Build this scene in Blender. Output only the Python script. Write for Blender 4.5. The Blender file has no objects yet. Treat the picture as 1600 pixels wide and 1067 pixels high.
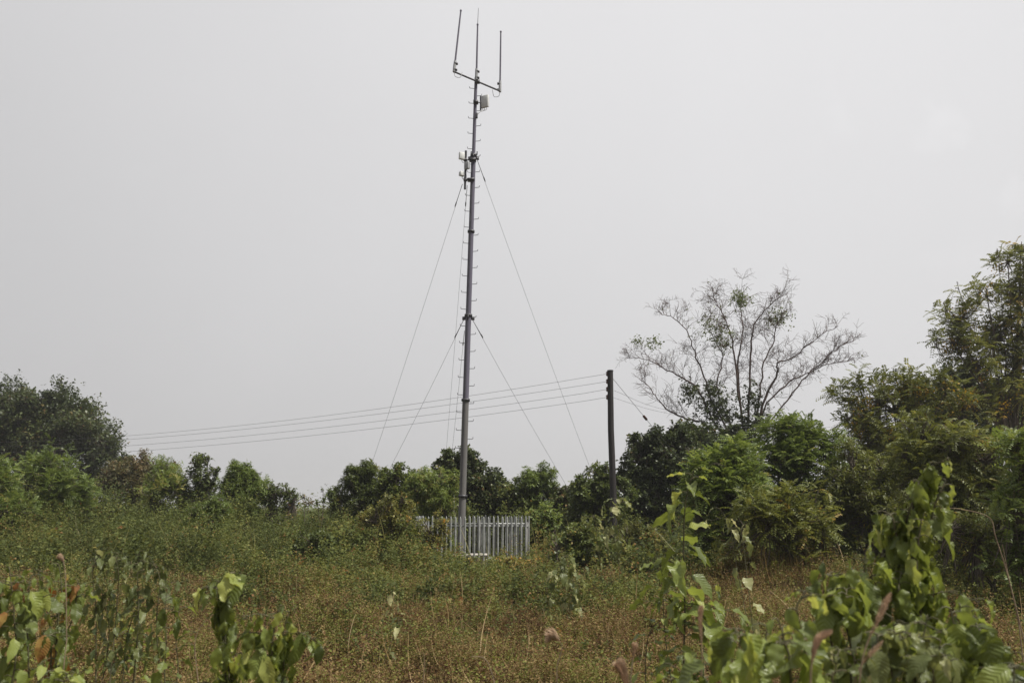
import bpy, math, random
import numpy as np
R = math.radians
rng = np.random.default_rng(11)
random.seed(5)
scene = bpy.context.scene
C = scene.collection

# ------------------------------------------------------------------ camera
CAM_Z = 2.4; PITCH = R(11.7); FPX = 1244.4
cd = bpy.data.cameras.new("camera"); cam = bpy.data.objects.new("camera", cd); C.objects.link(cam)
cd.sensor_width = 36; cd.lens = 28; cd.clip_start = 0.05; cd.clip_end = 4000
cam.location = (0, 0, CAM_Z); cam.rotation_euler = (R(90)+PITCH, 0, 0)
cd.dof.use_dof = True; cd.dof.focus_distance = 26; cd.dof.aperture_fstop = 2.4
scene.camera = cam
scene.view_settings.view_transform = 'Standard'; scene.view_settings.look = 'None'
scene.view_settings.exposure = 0; scene.view_settings.gamma = 1

# ------------------------------------------------------------------ sky and sun
SUN_EL, SUN_AZ = R(58), R(112)          # azimuth from +Y towards +X
w = bpy.data.worlds.new("World"); scene.world = w; w.use_nodes = True
nt = w.node_tree; nt.nodes.clear()
def N(t, **k):
    n = nt.nodes.new(t)
    for a, b in k.items(): setattr(n, a, b)
    return n
out = N('ShaderNodeOutputWorld'); bg = N('ShaderNodeBackground')
sky = N('ShaderNodeTexSky', sky_type='NISHITA', sun_disc=False, sun_elevation=SUN_EL, sun_rotation=SUN_AZ,
        air_density=1.5, dust_density=8.0, ozone_density=1.0)
hs = N('ShaderNodeHueSaturation'); hs.inputs['Saturation'].default_value = 0.25; hs.inputs['Value'].default_value = 1
nt.links.new(sky.outputs[0], hs.inputs['Color'])
sc_ = N('ShaderNodeVectorMath', operation='SCALE'); sc_.inputs['Scale'].default_value = 0.06
nt.links.new(hs.outputs[0], sc_.inputs[0])
tc = N('ShaderNodeTexCoord')
dt = N('ShaderNodeVectorMath', operation='DOT_PRODUCT'); dt.inputs[1].default_value = (0.476*.33, 0.667*.33, 0.572*.33+0.17)
nt.links.new(tc.outputs['Generated'], dt.inputs[0])
nz = N('ShaderNodeTexNoise'); nz.inputs['Scale'].default_value = 2.6; nz.inputs['Detail'].default_value = 4
nt.links.new(tc.outputs['Generated'], nz.inputs[0])
mn = N('ShaderNodeMath', operation='MULTIPLY_ADD'); mn.inputs[1].default_value = 0.075; mn.inputs[2].default_value = 0.422
nt.links.new(nz.outputs[0], mn.inputs[0])
ad = N('ShaderNodeMath', operation='ADD'); nt.links.new(dt.outputs['Value'], ad.inputs[0]); nt.links.new(mn.outputs[0], ad.inputs[1])
cn = N('ShaderNodeTexNoise'); cn.inputs['Scale'].default_value = 9; cn.inputs['Detail'].default_value = 6; cn.inputs['Roughness'].default_value = .6
nt.links.new(tc.outputs['Generated'], cn.inputs[0])
c1 = N('ShaderNodeMapRange'); c1.inputs[1].default_value = .56; c1.inputs[2].default_value = .74; c1.inputs[4].default_value = .07
nt.links.new(cn.outputs[0], c1.inputs[0])
dd = N('ShaderNodeVectorMath', operation='DOT_PRODUCT'); dd.inputs[1].default_value = (.532, .741, .410)
nt.links.new(tc.outputs['Generated'], dd.inputs[0])
c2 = N('ShaderNodeMapRange'); c2.inputs[1].default_value = .975; c2.inputs[2].default_value = .998; nt.links.new(dd.outputs['Value'], c2.inputs[0])
c3 = N('ShaderNodeMath', operation='MULTIPLY'); nt.links.new(c1.outputs[0], c3.inputs[0]); nt.links.new(c2.outputs[0], c3.inputs[1])
ad2 = N('ShaderNodeMath', operation='ADD'); nt.links.new(ad.outputs[0], ad2.inputs[0]); nt.links.new(c3.outputs[0], ad2.inputs[1])
cb = N('ShaderNodeCombineColor')
for i, f in enumerate((1.0, 0.993, 1.008)):
    m = N('ShaderNodeMath', operation='MULTIPLY'); m.inputs[1].default_value = f
    nt.links.new(ad2.outputs[0], m.inputs[0]); nt.links.new(m.outputs[0], cb.inputs[i])
mx = N('ShaderNodeMix', data_type='RGBA'); mx.inputs[0].default_value = 0.12
nt.links.new(cb.outputs[0], mx.inputs[6]); nt.links.new(sc_.outputs[0], mx.inputs[7])
nt.links.new(mx.outputs[2], bg.inputs[0]); bg.inputs[1].default_value = 1.0
nt.links.new(bg.outputs[0], out.inputs[0])

ld = bpy.data.lights.new("sun", 'SUN'); ld.energy = 4.8; ld.angle = R(2.5); ld.color = (1, .95, .86)
sun = bpy.data.objects.new("sun", ld); C.objects.link(sun)
sun.rotation_euler = (R(90)-SUN_EL, 0, math.pi-SUN_AZ)   # light comes from the azimuth above
sun.location = (0, 0, 60)

# ------------------------------------------------------------------ helpers
CT, ST = math.cos(PITCH), math.sin(PITCH)
def at(px, py, Y):
    v = -(py-533.5)/FPX
    d = np.array([(px-800)/FPX, CT-ST*v, ST+CT*v])
    return np.array([0, 0, CAM_Z]) + d*(Y/d[1])
def nrm(a): return a/np.maximum(np.linalg.norm(a, axis=-1, keepdims=True), 1e-9)
def ground_z(x, y):
    x = np.asarray(x, float); y = np.asarray(y, float)
    z = .17*np.sin(x*.9+1.3)*np.sin(y*.7)+.06*np.sin(x*2.1+y*1.3)+.05*np.sin(y*2.7-x*1.1+.6)
    z = z*np.clip((y-4)/6, 0, 1)*np.clip((160-y)/80, 0, 1)
    z = z+.75*np.exp(-((x-6.3)**2/5+(y-20.5)**2/5)) + .35*np.exp(-((x+5.5)**2/5+(y-21)**2/3)) + .25*np.exp(-((x-.5)**2/3+(y-15)**2/2))
    s = np.clip((9-y)/7, 0, 1); z = z+.8*s*s*(3-2*s)
    return z
def lfn(x, y, s=1.0, o=0.0):      # low frequency noise, about -1..1
    return (np.sin(x*.61*s+1.7*np.sin(y*.43*s+o)+o)+np.sin(y*.77*s+1.3*np.sin(x*.53*s+2*o)+2.1)+.6*np.sin((x+y)*1.9*s+o*3)+.6*np.sin((x-1.3*y)*1.6*s+1+o))/2.6

class Acc:
    def __init__(s): s.v = []; s.f = []; s.t = []; s.u = []; s.n = 0
    def add(s, v, f, t, u=None):
        s.v.append(v.reshape(-1, 3)); s.f.append(f.reshape(-1, 4)+s.n); s.n += v.size//3
        s.t.append(np.broadcast_to(t, (f.size//4,)).astype(np.float32) if np.ndim(t) == 0 else t)
        s.u.append(u if u is not None else np.zeros((v.size//3, 2), np.float32))
    def tube(s, P, Rr, sides=6, t=.5, cap=True):
        P = np.asarray(P, float); n = len(P); Rr = np.broadcast_to(np.asarray(Rr, float), (n,))
        T = nrm(np.gradient(P, axis=0)); ref = np.array([0, 0, 1.]) if abs(T[0][2]) < .9 else np.array([1., 0, 0])
        A = nrm(np.cross(T, ref)); B = np.cross(T, A)
        a = np.arange(sides)*2*math.pi/sides
        V = P[:, None]+(A[:, None]*np.cos(a)[None, :, None]+B[:, None]*np.sin(a)[None, :, None])*Rr[:, None, None]
        i = np.arange(n-1)[:, None]*sides; j = np.arange(sides)[None]; k = (j+1) % sides
        F = np.stack([i+j, i+k, i+sides+k, i+sides+j], -1).reshape(-1, 4)
        V = V.reshape(-1, 3)
        if cap:
            nb_ = n*sides; V = np.vstack([V, V[:sides], V[-sides:], P[:1], P[-1:]]); c0, c1 = nb_+2*sides, nb_+2*sides+1
            js = np.arange(0, sides, 2); a1, a2 = (js+1) % sides, (js+2) % sides; a2 = np.where(js+1 >= sides, a1, a2)
            F = np.vstack([F, np.stack([np.full(len(js), c0), nb_+a2, nb_+a1, nb_+js], -1),
                           np.stack([np.full(len(js), c1), nb_+sides+js, nb_+sides+a1, nb_+sides+a2], -1)])
        s.add(V, F, float(t))
    def box(s, c, h, ax=None, t=.5, bev=0):
        ax = np.eye(3) if ax is None else ax
        h = np.asarray(h, float); q = np.array([[x, y, z] for z in (-1, 1) for x, y in ((-1, -1), (1, -1), (1, 1), (-1, 1))], float)
        V = np.asarray(c)+(q*h)@ax
        F = np.array([[3, 2, 1, 0], [4, 5, 6, 7], [0, 1, 5, 4], [1, 2, 6, 5], [2, 3, 7, 6], [3, 0, 4, 7]])
        s.add(V, F, float(t))
    def scatter(s, tp, P, D, Nn, S, t, W=1.0):
        if len(P) == 0: return
        D = nrm(D); X = nrm(np.cross(D, Nn)); Z = np.cross(X, D)
        S = np.broadcast_to(S, (len(P),))[:, None, None]; W = np.broadcast_to(W, (len(P),))[:, None, None]
        tv, tf, tu = tp; k = len(tv)
        V = P[:, None]+S*(W*tv[None, :, 0:1]*X[:, None]+tv[None, :, 1:2]*D[:, None]+tv[None, :, 2:3]*Z[:, None])
        F = tf[None]+(np.arange(len(P))*k)[:, None, None]
        t = np.broadcast_to(np.asarray(t, np.float32), (len(P),))
        s.add(V, F, np.repeat(t, len(tf)), np.tile(tu, (len(P), 1)))
    def build(s, name, mat, parent=None, smooth=False, bevel=0):
        me = bpy.data.meshes.new(name)
        V = np.concatenate(s.v).astype(np.float32); F = np.concatenate(s.f).astype(np.int32)
        T = np.concatenate(s.t).astype(np.float32); U = np.concatenate(s.u).astype(np.float32)
        me.vertices.add(len(V)); me.vertices.foreach_set('co', V.ravel())
        me.loops.add(F.size); me.loops.foreach_set('vertex_index', F.ravel())
        me.polygons.add(len(F)); me.polygons.foreach_set('loop_start', np.arange(0, F.size, 4, dtype=np.int32))
        me.polygons.foreach_set('loop_total', np.full(len(F), 4, np.int32))
        if smooth: me.polygons.foreach_set('use_smooth', np.ones(len(F), bool))
        a = me.attributes.new('tint', 'FLOAT', 'FACE'); a.data.foreach_set('value', T)
        if len(U) < 400000 and U.any():
            a = me.attributes.new('luv', 'FLOAT2', 'POINT'); a.data.foreach_set('vector', U.ravel())
        me.update(calc_edges=True)
        me.materials.append(mat)
        o = bpy.data.objects.new(name, me); C.objects.link(o)
        if parent: o.parent = parent
        if parent:   # meshes are made in world coordinates: store them relative to the thing's base
            base = np.array(parent_base[parent.name]); me.vertices.foreach_set('co', (V-base).astype(np.float32).ravel()); me.update()
        if bevel:
            m = o.modifiers.new('bevel', 'BEVEL'); m.width = bevel; m.segments = 2; m.limit_method = 'ANGLE'
        return o
parent_base = {}
def tag(o, label=None, cat=None, group=None, kind=None):
    if label: o['label'] = label
    if cat: o['category'] = cat
    if group: o['group'] = group
    if kind: o['kind'] = kind
    return o
def thing(name, base, label, cat, group=None):
    o = bpy.data.objects.new(name, None); C.objects.link(o); o.location = base; o.empty_display_size = .3
    parent_base[o.name] = tuple(float(b) for b in base)
    return tag(o, label, cat, group)
def origin_at(o, base):
    me = o.data; n = len(me.vertices); V = np.empty(n*3, np.float32); me.vertices.foreach_get('co', V)
    me.vertices.foreach_set('co', (V.reshape(-1, 3)-np.array(base, np.float32)).ravel()); o.location = base; me.update()

# leaf templates: x across, y along, z normal
def grid_leaf(nu, nv, wfun, fold=.25, curl=.3, wave=0.0):
    V = []; U = []
    for j in range(nv+1):
        v = j/nv
        for i in range(nu+1):
            u = i/nu*2-1; ww = wfun(v)
            V.append((u*ww, v-.0, abs(u)*ww*fold-curl*v*v+wave*math.sin(v*13+u*2)*abs(u)))
            U.append((u, v))
    F = [(j*(nu+1)+i, j*(nu+1)+i+1, (j+1)*(nu+1)+i+1, (j+1)*(nu+1)+i) for j in range(nv) for i in range(nu)]
    return np.array(V, float), np.array(F), np.array(U, np.float32)
DIAM = (np.array([(0, 0, 0), (.26, .5, .09), (0, 1, -.08), (-.26, .5, .09)], float), np.array([[0, 1, 2, 3]]), np.zeros((4, 2), np.float32))
LANCE = (np.array([(0, 0, 0), (.13, .4, .05), (0, 1, -.1), (-.13, .4, .05)], float), np.array([[0, 1, 2, 3]]), np.zeros((4, 2), np.float32))
OVAL = grid_leaf(2, 3, lambda v: .36*math.sin(math.pi*min(1, v*.86+.07))**.8, .3, .2)
BROAD = grid_leaf(4, 7, lambda v: .29*(math.sin(math.pi*(v*.93+.035)**.85))**.8, .3, .42, .06)
HEART = grid_leaf(4, 7, lambda v: .36*(math.sin(math.pi*(v*.9+.07)**.68))**.8, .22, .5, .09)
CURLY = grid_leaf(4, 12, lambda v: .25*(math.sin(math.pi*(v*.93+.035)**.9))**.8*(1+.13*math.sin(v*31)+.1*math.sin(v*17+1)), .75, .65, .10)
FLAT = grid_leaf(4, 12, lambda v: .32*(math.sin(math.pi*(v*.92+.04)**.75))**.8*(1+.08*math.sin(v*27+2)+.08*math.sin(v*13)), .1, .12, .07)
DRY = grid_leaf(1, 7, lambda v: .011*(1-v)**.5+.002, .2, .75)
BLADE = grid_leaf(1, 4, lambda v: .018*(1-v)**.6+.0015, .2, .35)

# ------------------------------------------------------------------ materials
LG = 1.75
def ramp_mat(name, cols, rough=.5, trans=.3, spec=.4, noise=0.0, nscale=2.0, vein=False, bump=0.0):
    m = bpy.data.materials.new(name); m.use_nodes = True; t = m.node_tree; t.nodes.clear()
    def n(ty, **k):
        x = t.nodes.new(ty)
        for a_, b_ in k.items(): setattr(x, a_, b_)
        return x
    o = n('ShaderNodeOutputMaterial'); p = n('ShaderNodeBsdfPrincipled')
    a = n('ShaderNodeAttribute', attribute_name='tint')
    r = n('ShaderNodeValToRGB'); e = r.color_ramp.elements
    lg = 1.4 if name in ('herb_leaves', 'grass_blades', 'dying_leaves', 'seed_plume') else LG
    if trans: cols = [(q, (c[0]*lg*1.07, c[1]*lg, c[2]*lg*.95)) for q, c in cols]
    e[0].color = (*cols[0][1], 1); e[1].color = (*cols[-1][1], 1)
    for pos, c in cols[1:-1]:
        el = e.new(pos); el.color = (*c, 1)
    fac = a.outputs['Fac']
    g = n('ShaderNodeNewGeometry')
    if noise:
        nn = n('ShaderNodeTexNoise'); nn.inputs['Scale'].default_value = nscale; nn.inputs['Detail'].default_value = 3
        t.links.new(g.outputs['Position'], nn.inputs['Vector'])
        ma = n('ShaderNodeMath', operation='MULTIPLY_ADD'); ma.inputs[1].default_value = noise*2; ma.inputs[2].default_value = -noise
        t.links.new(nn.outputs[0], ma.inputs[0])
        ab = n('ShaderNodeMath', operation='ADD', use_clamp=True); t.links.new(fac, ab.inputs[0]); t.links.new(ma.outputs[0], ab.inputs[1]); fac = ab.outputs[0]
    t.links.new(fac, r.inputs[0]); col = r.outputs[0]
    if vein:
        uv = n('ShaderNodeAttribute', attribute_name='luv'); sx = n('ShaderNodeSeparateXYZ'); t.links.new(uv.outputs['Vector'], sx.inputs[0])
        au = n('ShaderNodeMath', operation='ABSOLUTE'); t.links.new(sx.outputs[0], au.inputs[0])
        k = n('ShaderNodeMath', operation='MULTIPLY_ADD'); k.inputs[1].default_value = -.22; t.links.new(au.outputs[0], k.inputs[0]); t.links.new(sx.outputs[1], k.inputs[2])
        k2 = n('ShaderNodeMath', operation='MULTIPLY'); k2.inputs[1].default_value = 62; t.links.new(k.outputs[0], k2.inputs[0])
        sn = n('ShaderNodeMath', operation='SINE'); t.links.new(k2.outputs[0], sn.inputs[0])
        rr = n('ShaderNodeMapRange'); rr.inputs[1].default_value = .75; rr.inputs[2].default_value = 1; t.links.new(sn.outputs[0], rr.inputs[0])
        mid = n('ShaderNodeMapRange'); mid.inputs[1].default_value = .09; mid.inputs[2].default_value = .02; t.links.new(au.outputs[0], mid.inputs[0])
        mxx = n('ShaderNodeMath', operation='MAXIMUM'); t.links.new(rr.outputs[0], mxx.inputs[0]); t.links.new(mid.outputs[0], mxx.inputs[1])
        mc = n('ShaderNodeMix', data_type='RGBA'); mc.inputs[7].default_value = (.26, .33, .14, 1)
        sc = n('ShaderNodeMath', operation='MULTIPLY'); sc.inputs[1].default_value = .11; t.links.new(mxx.outputs[0], sc.inputs[0])
        t.links.new(sc.outputs[0], mc.inputs[0]); t.links.new(col, mc.inputs[6]); col = mc.outputs[2]
        bp = n('ShaderNodeBump'); bp.inputs['Strength'].default_value = .3; bp.inputs['Distance'].default_value = .006; bp.invert = True
        t.links.new(sn.outputs[0], bp.inputs['Height']); t.links.new(bp.outputs[0], p.inputs['Normal'])
    if bump:
        bn = n('ShaderNodeTexNoise'); bn.inputs['Scale'].default_value = 30; bn.inputs['Detail'].default_value = 5
        t.links.new(g.outputs['Position'], bn.inputs['Vector'])
        bp = n('ShaderNodeBump'); bp.inputs['Strength'].default_value = bump; bp.inputs['Distance'].default_value = .02
        t.links.new(bn.outputs[0], bp.inputs['Height']); t.links.new(bp.outputs[0], p.inputs['Normal'])
    t.links.new(col, p.inputs['Base Color']); p.inputs['Roughness'].default_value = rough
    p.inputs['Specular IOR Level'].default_value = spec
    if trans:
        tr = n('ShaderNodeBsdfTranslucent'); hv = n('ShaderNodeHueSaturation'); hv.inputs['Hue'].default_value = .485; hv.inputs['Saturation'].default_value = 1.1; hv.inputs['Value'].default_value = 1.5
        t.links.new(col, hv.inputs['Color']); t.links.new(hv.outputs[0], tr.inputs[0])
        ms = n('ShaderNodeMixShader'); ms.inputs[0].default_value = trans
        t.links.new(p.outputs[0], ms.inputs[1]); t.links.new(tr.outputs[0], ms.inputs[2]); t.links.new(ms.outputs[0], o.inputs[0])
    else: t.links.new(p.outputs[0], o.inputs[0])
    return m
def plain(name, c1, c2, rough=.6, metal=0, nscale=4, bump=.15, stretch=(1, 1, 1)):
    m = bpy.data.materials.new(name); m.use_nodes = True; t = m.node_tree; p = t.nodes['Principled BSDF']
    g = t.nodes.new('ShaderNodeNewGeometry'); mp = t.nodes.new('ShaderNodeMapping'); mp.inputs['Scale'].default_value = stretch
    nn = t.nodes.new('ShaderNodeTexNoise'); nn.inputs['Scale'].default_value = nscale; nn.inputs['Detail'].default_value = 6; nn.inputs['Roughness'].default_value = .65
    t.links.new(g.outputs['Position'], mp.inputs[0]); t.links.new(mp.outputs[0], nn.inputs['Vector'])
    r = t.nodes.new('ShaderNodeValToRGB'); r.color_ramp.elements[0].position = .35; r.color_ramp.elements[1].position = .68
    r.color_ramp.elements[0].color = (*c1, 1); r.color_ramp.elements[1].color = (*c2, 1)
    t.links.new(nn.outputs[0], r.inputs[0]); t.links.new(r.outputs[0], p.inputs['Base Color'])
    p.inputs['Roughness'].default_value = rough; p.inputs['Metallic'].default_value = metal
    b = t.nodes.new('ShaderNodeBump'); b.inputs['Strength'].default_value = bump; b.inputs['Distance'].default_value = .02
    t.links.new(nn.outputs[0], b.inputs['Height']); t.links.new(b.outputs[0], p.inputs['Normal'])
    return m
M = {}
M['dark'] = ramp_mat('dark_foliage', [(0, (.018, .026, .012)), (.5, (.032, .046, .016)), (.85, (.06, .078, .025)), (1, (.12, .085, .04))], .42, .22)
M['brownish'] = ramp_mat('brownish_foliage', [(0, (.03, .036, .014)), (.5, (.055, .06, .022)), (.8, (.085, .072, .032)), (1, (.115, .08, .042))], .5, .22)
M['mid'] = ramp_mat('mid_foliage', [(0, (.03, .042, .014)), (.5, (.055, .078, .022)), (.9, (.10, .125, .035)), (1, (.17, .14, .04))], .42, .3)
M['light'] = ramp_mat('light_foliage', [(0, (.04, .06, .016)), (.5, (.075, .11, .03)), (.9, (.13, .17, .05)), (1, (.19, .18, .06))], .45, .35)
M['olive'] = ramp_mat('olive_foliage', [(0, (.05, .06, .016)), (.5, (.095, .105, .03)), (.85, (.16, .15, .045)), (1, (.24, .16, .05))], .5, .33)
M['feather'] = ramp_mat('feathery_foliage', [(0, (.038, .048, .014)), (.5, (.075, .092, .024)), (.9, (.13, .145, .042)), (1, (.22, .17, .05))], .5, .3, .35)
M['thicket'] = ramp_mat('thicket_leaves', [(0, (.026, .036, .012)), (.35, (.05, .066, .02)), (.7, (.082, .098, .03)), (.93, (.135, .132, .042)), (1, (.13, .08, .035))], .6, .3, .15)
M['herb'] = ramp_mat('herb_leaves', [(0, (.032, .018, .010)), (.2, (.085, .052, .026)), (.38, (.14, .10, .045)), (.52, (.20, .16, .08)), (.62, (.11, .105, .03)), (.85, (.065, .085, .018)), (1, (.14, .16, .045))], .7, .25, .12)
M['grass'] = ramp_mat('grass_blades', [(0, (.08, .09, .03)), (.4, (.15, .14, .05)), (.7, (.26, .20, .10)), (1, (.38, .31, .19))], .55, .3, .3)
M['bigleaf'] = ramp_mat('large_leaves', [(0, (.034, .05, .012)), (.45, (.068, .092, .022)), (.8, (.125, .165, .04)), (1, (.19, .22, .06))], .4, .4, .5, noise=.16, nscale=9, vein=True)
M['paleleaf'] = ramp_mat('pale_leaves', [(0, (.035, .05, .018)), (.45, (.07, .088, .03)), (.8, (.13, .15, .06)), (1, (.24, .25, .13))], .38, .35, .5, noise=.12, nscale=9, vein=True)
M['orangeleaf'] = ramp_mat('dying_leaves', [(0, (.07, .045, .02)), (.35, (.17, .085, .03)), (.7, (.24, .17, .05)), (1, (.13, .15, .035))], .6, .3, .25, noise=.75, nscale=17, vein=True)
M['flower'] = ramp_mat('yellow_flowers', [(0, (.16, .11, .02)), (1, (.30, .22, .035))], .6, .3)
M['plume'] = ramp_mat('seed_plume', [(0, (.19, .145, .10)), (1, (.38, .31, .225))], .8, .3)
M['bark'] = plain('bark', (.07, .055, .042), (.17, .14, .11), .85, 0, 14, .5, (1, 1, .25))
M['greybark'] = plain('pale_bark', (.06, .037, .033), (.15, .10, .083), .8, 0, 10, .4, (1, 1, .3))
M['stem'] = plain('stem', (.05, .055, .02), (.12, .10, .05), .7, 0, 20, .2)
M['twig'] = plain('dry_twig', (.16, .11, .07), (.30, .23, .15), .8, 0, 20, .2)
M['steel'] = plain('galvanised_steel', (.105, .10, .138), (.13, .122, .165), .8, 0, 1.2, .01, (1, 1, .2))
M['lowsteel'] = plain('weathered_steel', (.125, .12, .12), (.15, .145, .14), .8, 0, 2, .03, (1, 1, .2))
M['darksteel'] = plain('dark_steel', (.05, .05, .055), (.10, .10, .11), .5, .5, 8, .1)
M['pale'] = plain('fence_galvanised', (.24, .25, .245), (.46, .47, .46), .5, .15, 5, .08)
M['whitebox'] = plain('enclosure_paint', (.55, .57, .56), (.70, .71, .70), .45, 0, 6, .03)
M['greybox'] = plain('grey_enclosure', (.28, .29, .30), (.38, .39, .40), .5, .1, 6, .05)
M['concrete'] = plain('concrete', (.36, .33, .29), (.52, .49, .44), .85, 0, 6, .3)
M['creosote'] = plain('creosoted_wood', (.012, .010, .011), (.034, .028, .028), .75, 0, 9, .4, (1, 1, .12))
M['ceramic'] = plain('brown_ceramic', (.05, .02, .015), (.09, .04, .03), .25, 0, 5, .02)
M['wire'] = plain('wire_strand', (.07, .07, .075), (.13, .13, .14), .5, .6, 9, .05)
M['alu'] = plain('aluminium_conductor', (.10, .10, .11), (.17, .17, .18), .5, .6, 9, .05)
M['soil'] = plain('soil', (.06, .035, .022), (.15, .10, .06), .95, 0, 3, .6)

# ------------------------------------------------------------------ ground
def ground_sheet():
    a = Acc()
    ys = np.concatenate([np.linspace(-14, 46, 181), np.geomspace(47, 1500, 44)])
    xs0 = np.concatenate([-np.geomspace(1500, 36, 34), np.linspace(-35, 35, 176), np.geomspace(36, 1500, 34)])
    X, Y = np.meshgrid(xs0, ys); Z = ground_z(X, Y)
    V = np.stack([X, Y, Z], -1); n = len(xs0)
    i = np.arange(len(ys)-1)[:, None]*n; j = np.arange(n-1)[None]
    F = np.stack([i+j, i+j+1, i+n+j+1, i+n+j], -1)
    a.add(V, F, .5)
    return tag(a.build('ground', M['soil'], smooth=True), kind='structure')
ground_sheet()

# ------------------------------------------------------------------ foliage generators
def rand_unit(n):
    return nrm(rng.normal(size=(n, 3)))
GA = 2.399963
def perp_frame(D):
    ref = np.where(np.abs(D[:, 2:3]) < .9, np.array([[0, 0, 1.]]), np.array([[1., 0, 0]]))
    A = nrm(np.cross(D, ref)); return A, np.cross(D, A)
def shoots(acc, P, D, L, kind, size, tint, k=10, droop=.3, spread=1.0):
    """leafy shoots: P base, D direction, L length; kind broad / oval / fine / pinnate"""
    n = len(P)
    if n == 0: return
    D = nrm(D); A, B = perp_frame(D)
    if kind == 'pinnate':
        fr, m = k, 7; size = size*1.15
        for i in range(fr):
            tt = .25+.75*(i+.5)/fr
            ang = GA*i+rng.uniform(0, .8, n)
            rad = A*np.cos(ang)[:, None]+B*np.sin(ang)[:, None]
            fd = nrm(D*(.25+.6*tt)+rad*.9+np.array([0, 0, .15]))
            base = P+D*(L*tt)[:, None]-np.array([0, 0, 1.])*(droop*.3*L*tt**2)[:, None]
            Lf = size*4.2*rng.uniform(.75, 1.15, n)
            side = nrm(np.cross(fd, np.array([0, 0, 1.])))
            up = nrm(np.cross(side, fd))
            roll = rng.normal(0, .35, n)[:, None]; side = nrm(side+up*roll)
            ft = tint+rng.normal(0, .1, n)
            for j in range(m):
                s_ = (j+1)/m
                pos = base+fd*(Lf*s_)[:, None]+np.array([0, 0, -1.])*(droop*Lf*s_**2)[:, None]
                fdir = nrm(fd+np.array([0, 0, -1.])*(2*droop*s_))
                for sg in (-1, 1):
                    d = side*sg*.9+fdir*.5+np.array([0, 0, -.12])+rng.normal(0, .08, (n, 3))
                    acc.scatter(LANCE, pos, d, up+rng.normal(0, .18, (n, 3)), size*(1-.35*abs(s_-.45))*rng.uniform(.8, 1.15, n), np.clip(ft+rng.normal(0, .07, n), 0, 1), 1.8)
        return
    tp = {'broad': DIAM, 'oval': OVAL, 'fine': LANCE}[kind]
    for i in range(k):
        tt = (i+.6)/k
        ang = GA*i+rng.uniform(0, 1.2, n)
        rad = A*np.cos(ang)[:, None]+B*np.sin(ang)[:, None]
        pos = P+D*(L*tt)[:, None]-np.array([0, 0, 1.])*(droop*L*tt**2)[:, None]+rng.normal(0, 1, (n, 3))*(L*.05*spread)[:, None]
        d = rad*.8+D*.5+np.array([0, 0, -.25])+rng.normal(0, .3, (n, 3))
        nn = np.array([0, 0, 1.])+rad*-.2+rng.normal(0, .45, (n, 3))
        acc.scatter(tp, pos, d, nn, size*rng.uniform(.65, 1.25, n), np.clip(tint+rng.normal(0, .12, n), 0, 1), 1.0 if kind != 'broad' else 1.25)

def curve(pts, n=8, jit=0):
    pts = np.asarray(pts, float)
    if len(pts) == 2: pts = np.vstack([pts[0], (pts[0]+pts[1])/2, pts[1]])
    P = np.vstack([2*pts[0]-pts[1], pts, 2*pts[-1]-pts[-2]]); outp = []
    for i in range(1, len(P)-2):
        for t in np.linspace(0, 1, n, endpoint=False):
            a, b, c, d = P[i-1], P[i], P[i+1], P[i+2]
            outp.append(.5*((2*b)+(-a+c)*t+(2*a-5*b+4*c-d)*t*t+(-a+3*b-3*c+d)*t**3))
    outp.append(P[-2]); o = np.array(outp)
    if jit: o[1:-1] += rng.normal(0, jit, (len(o)-2, 3))
    return o

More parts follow.
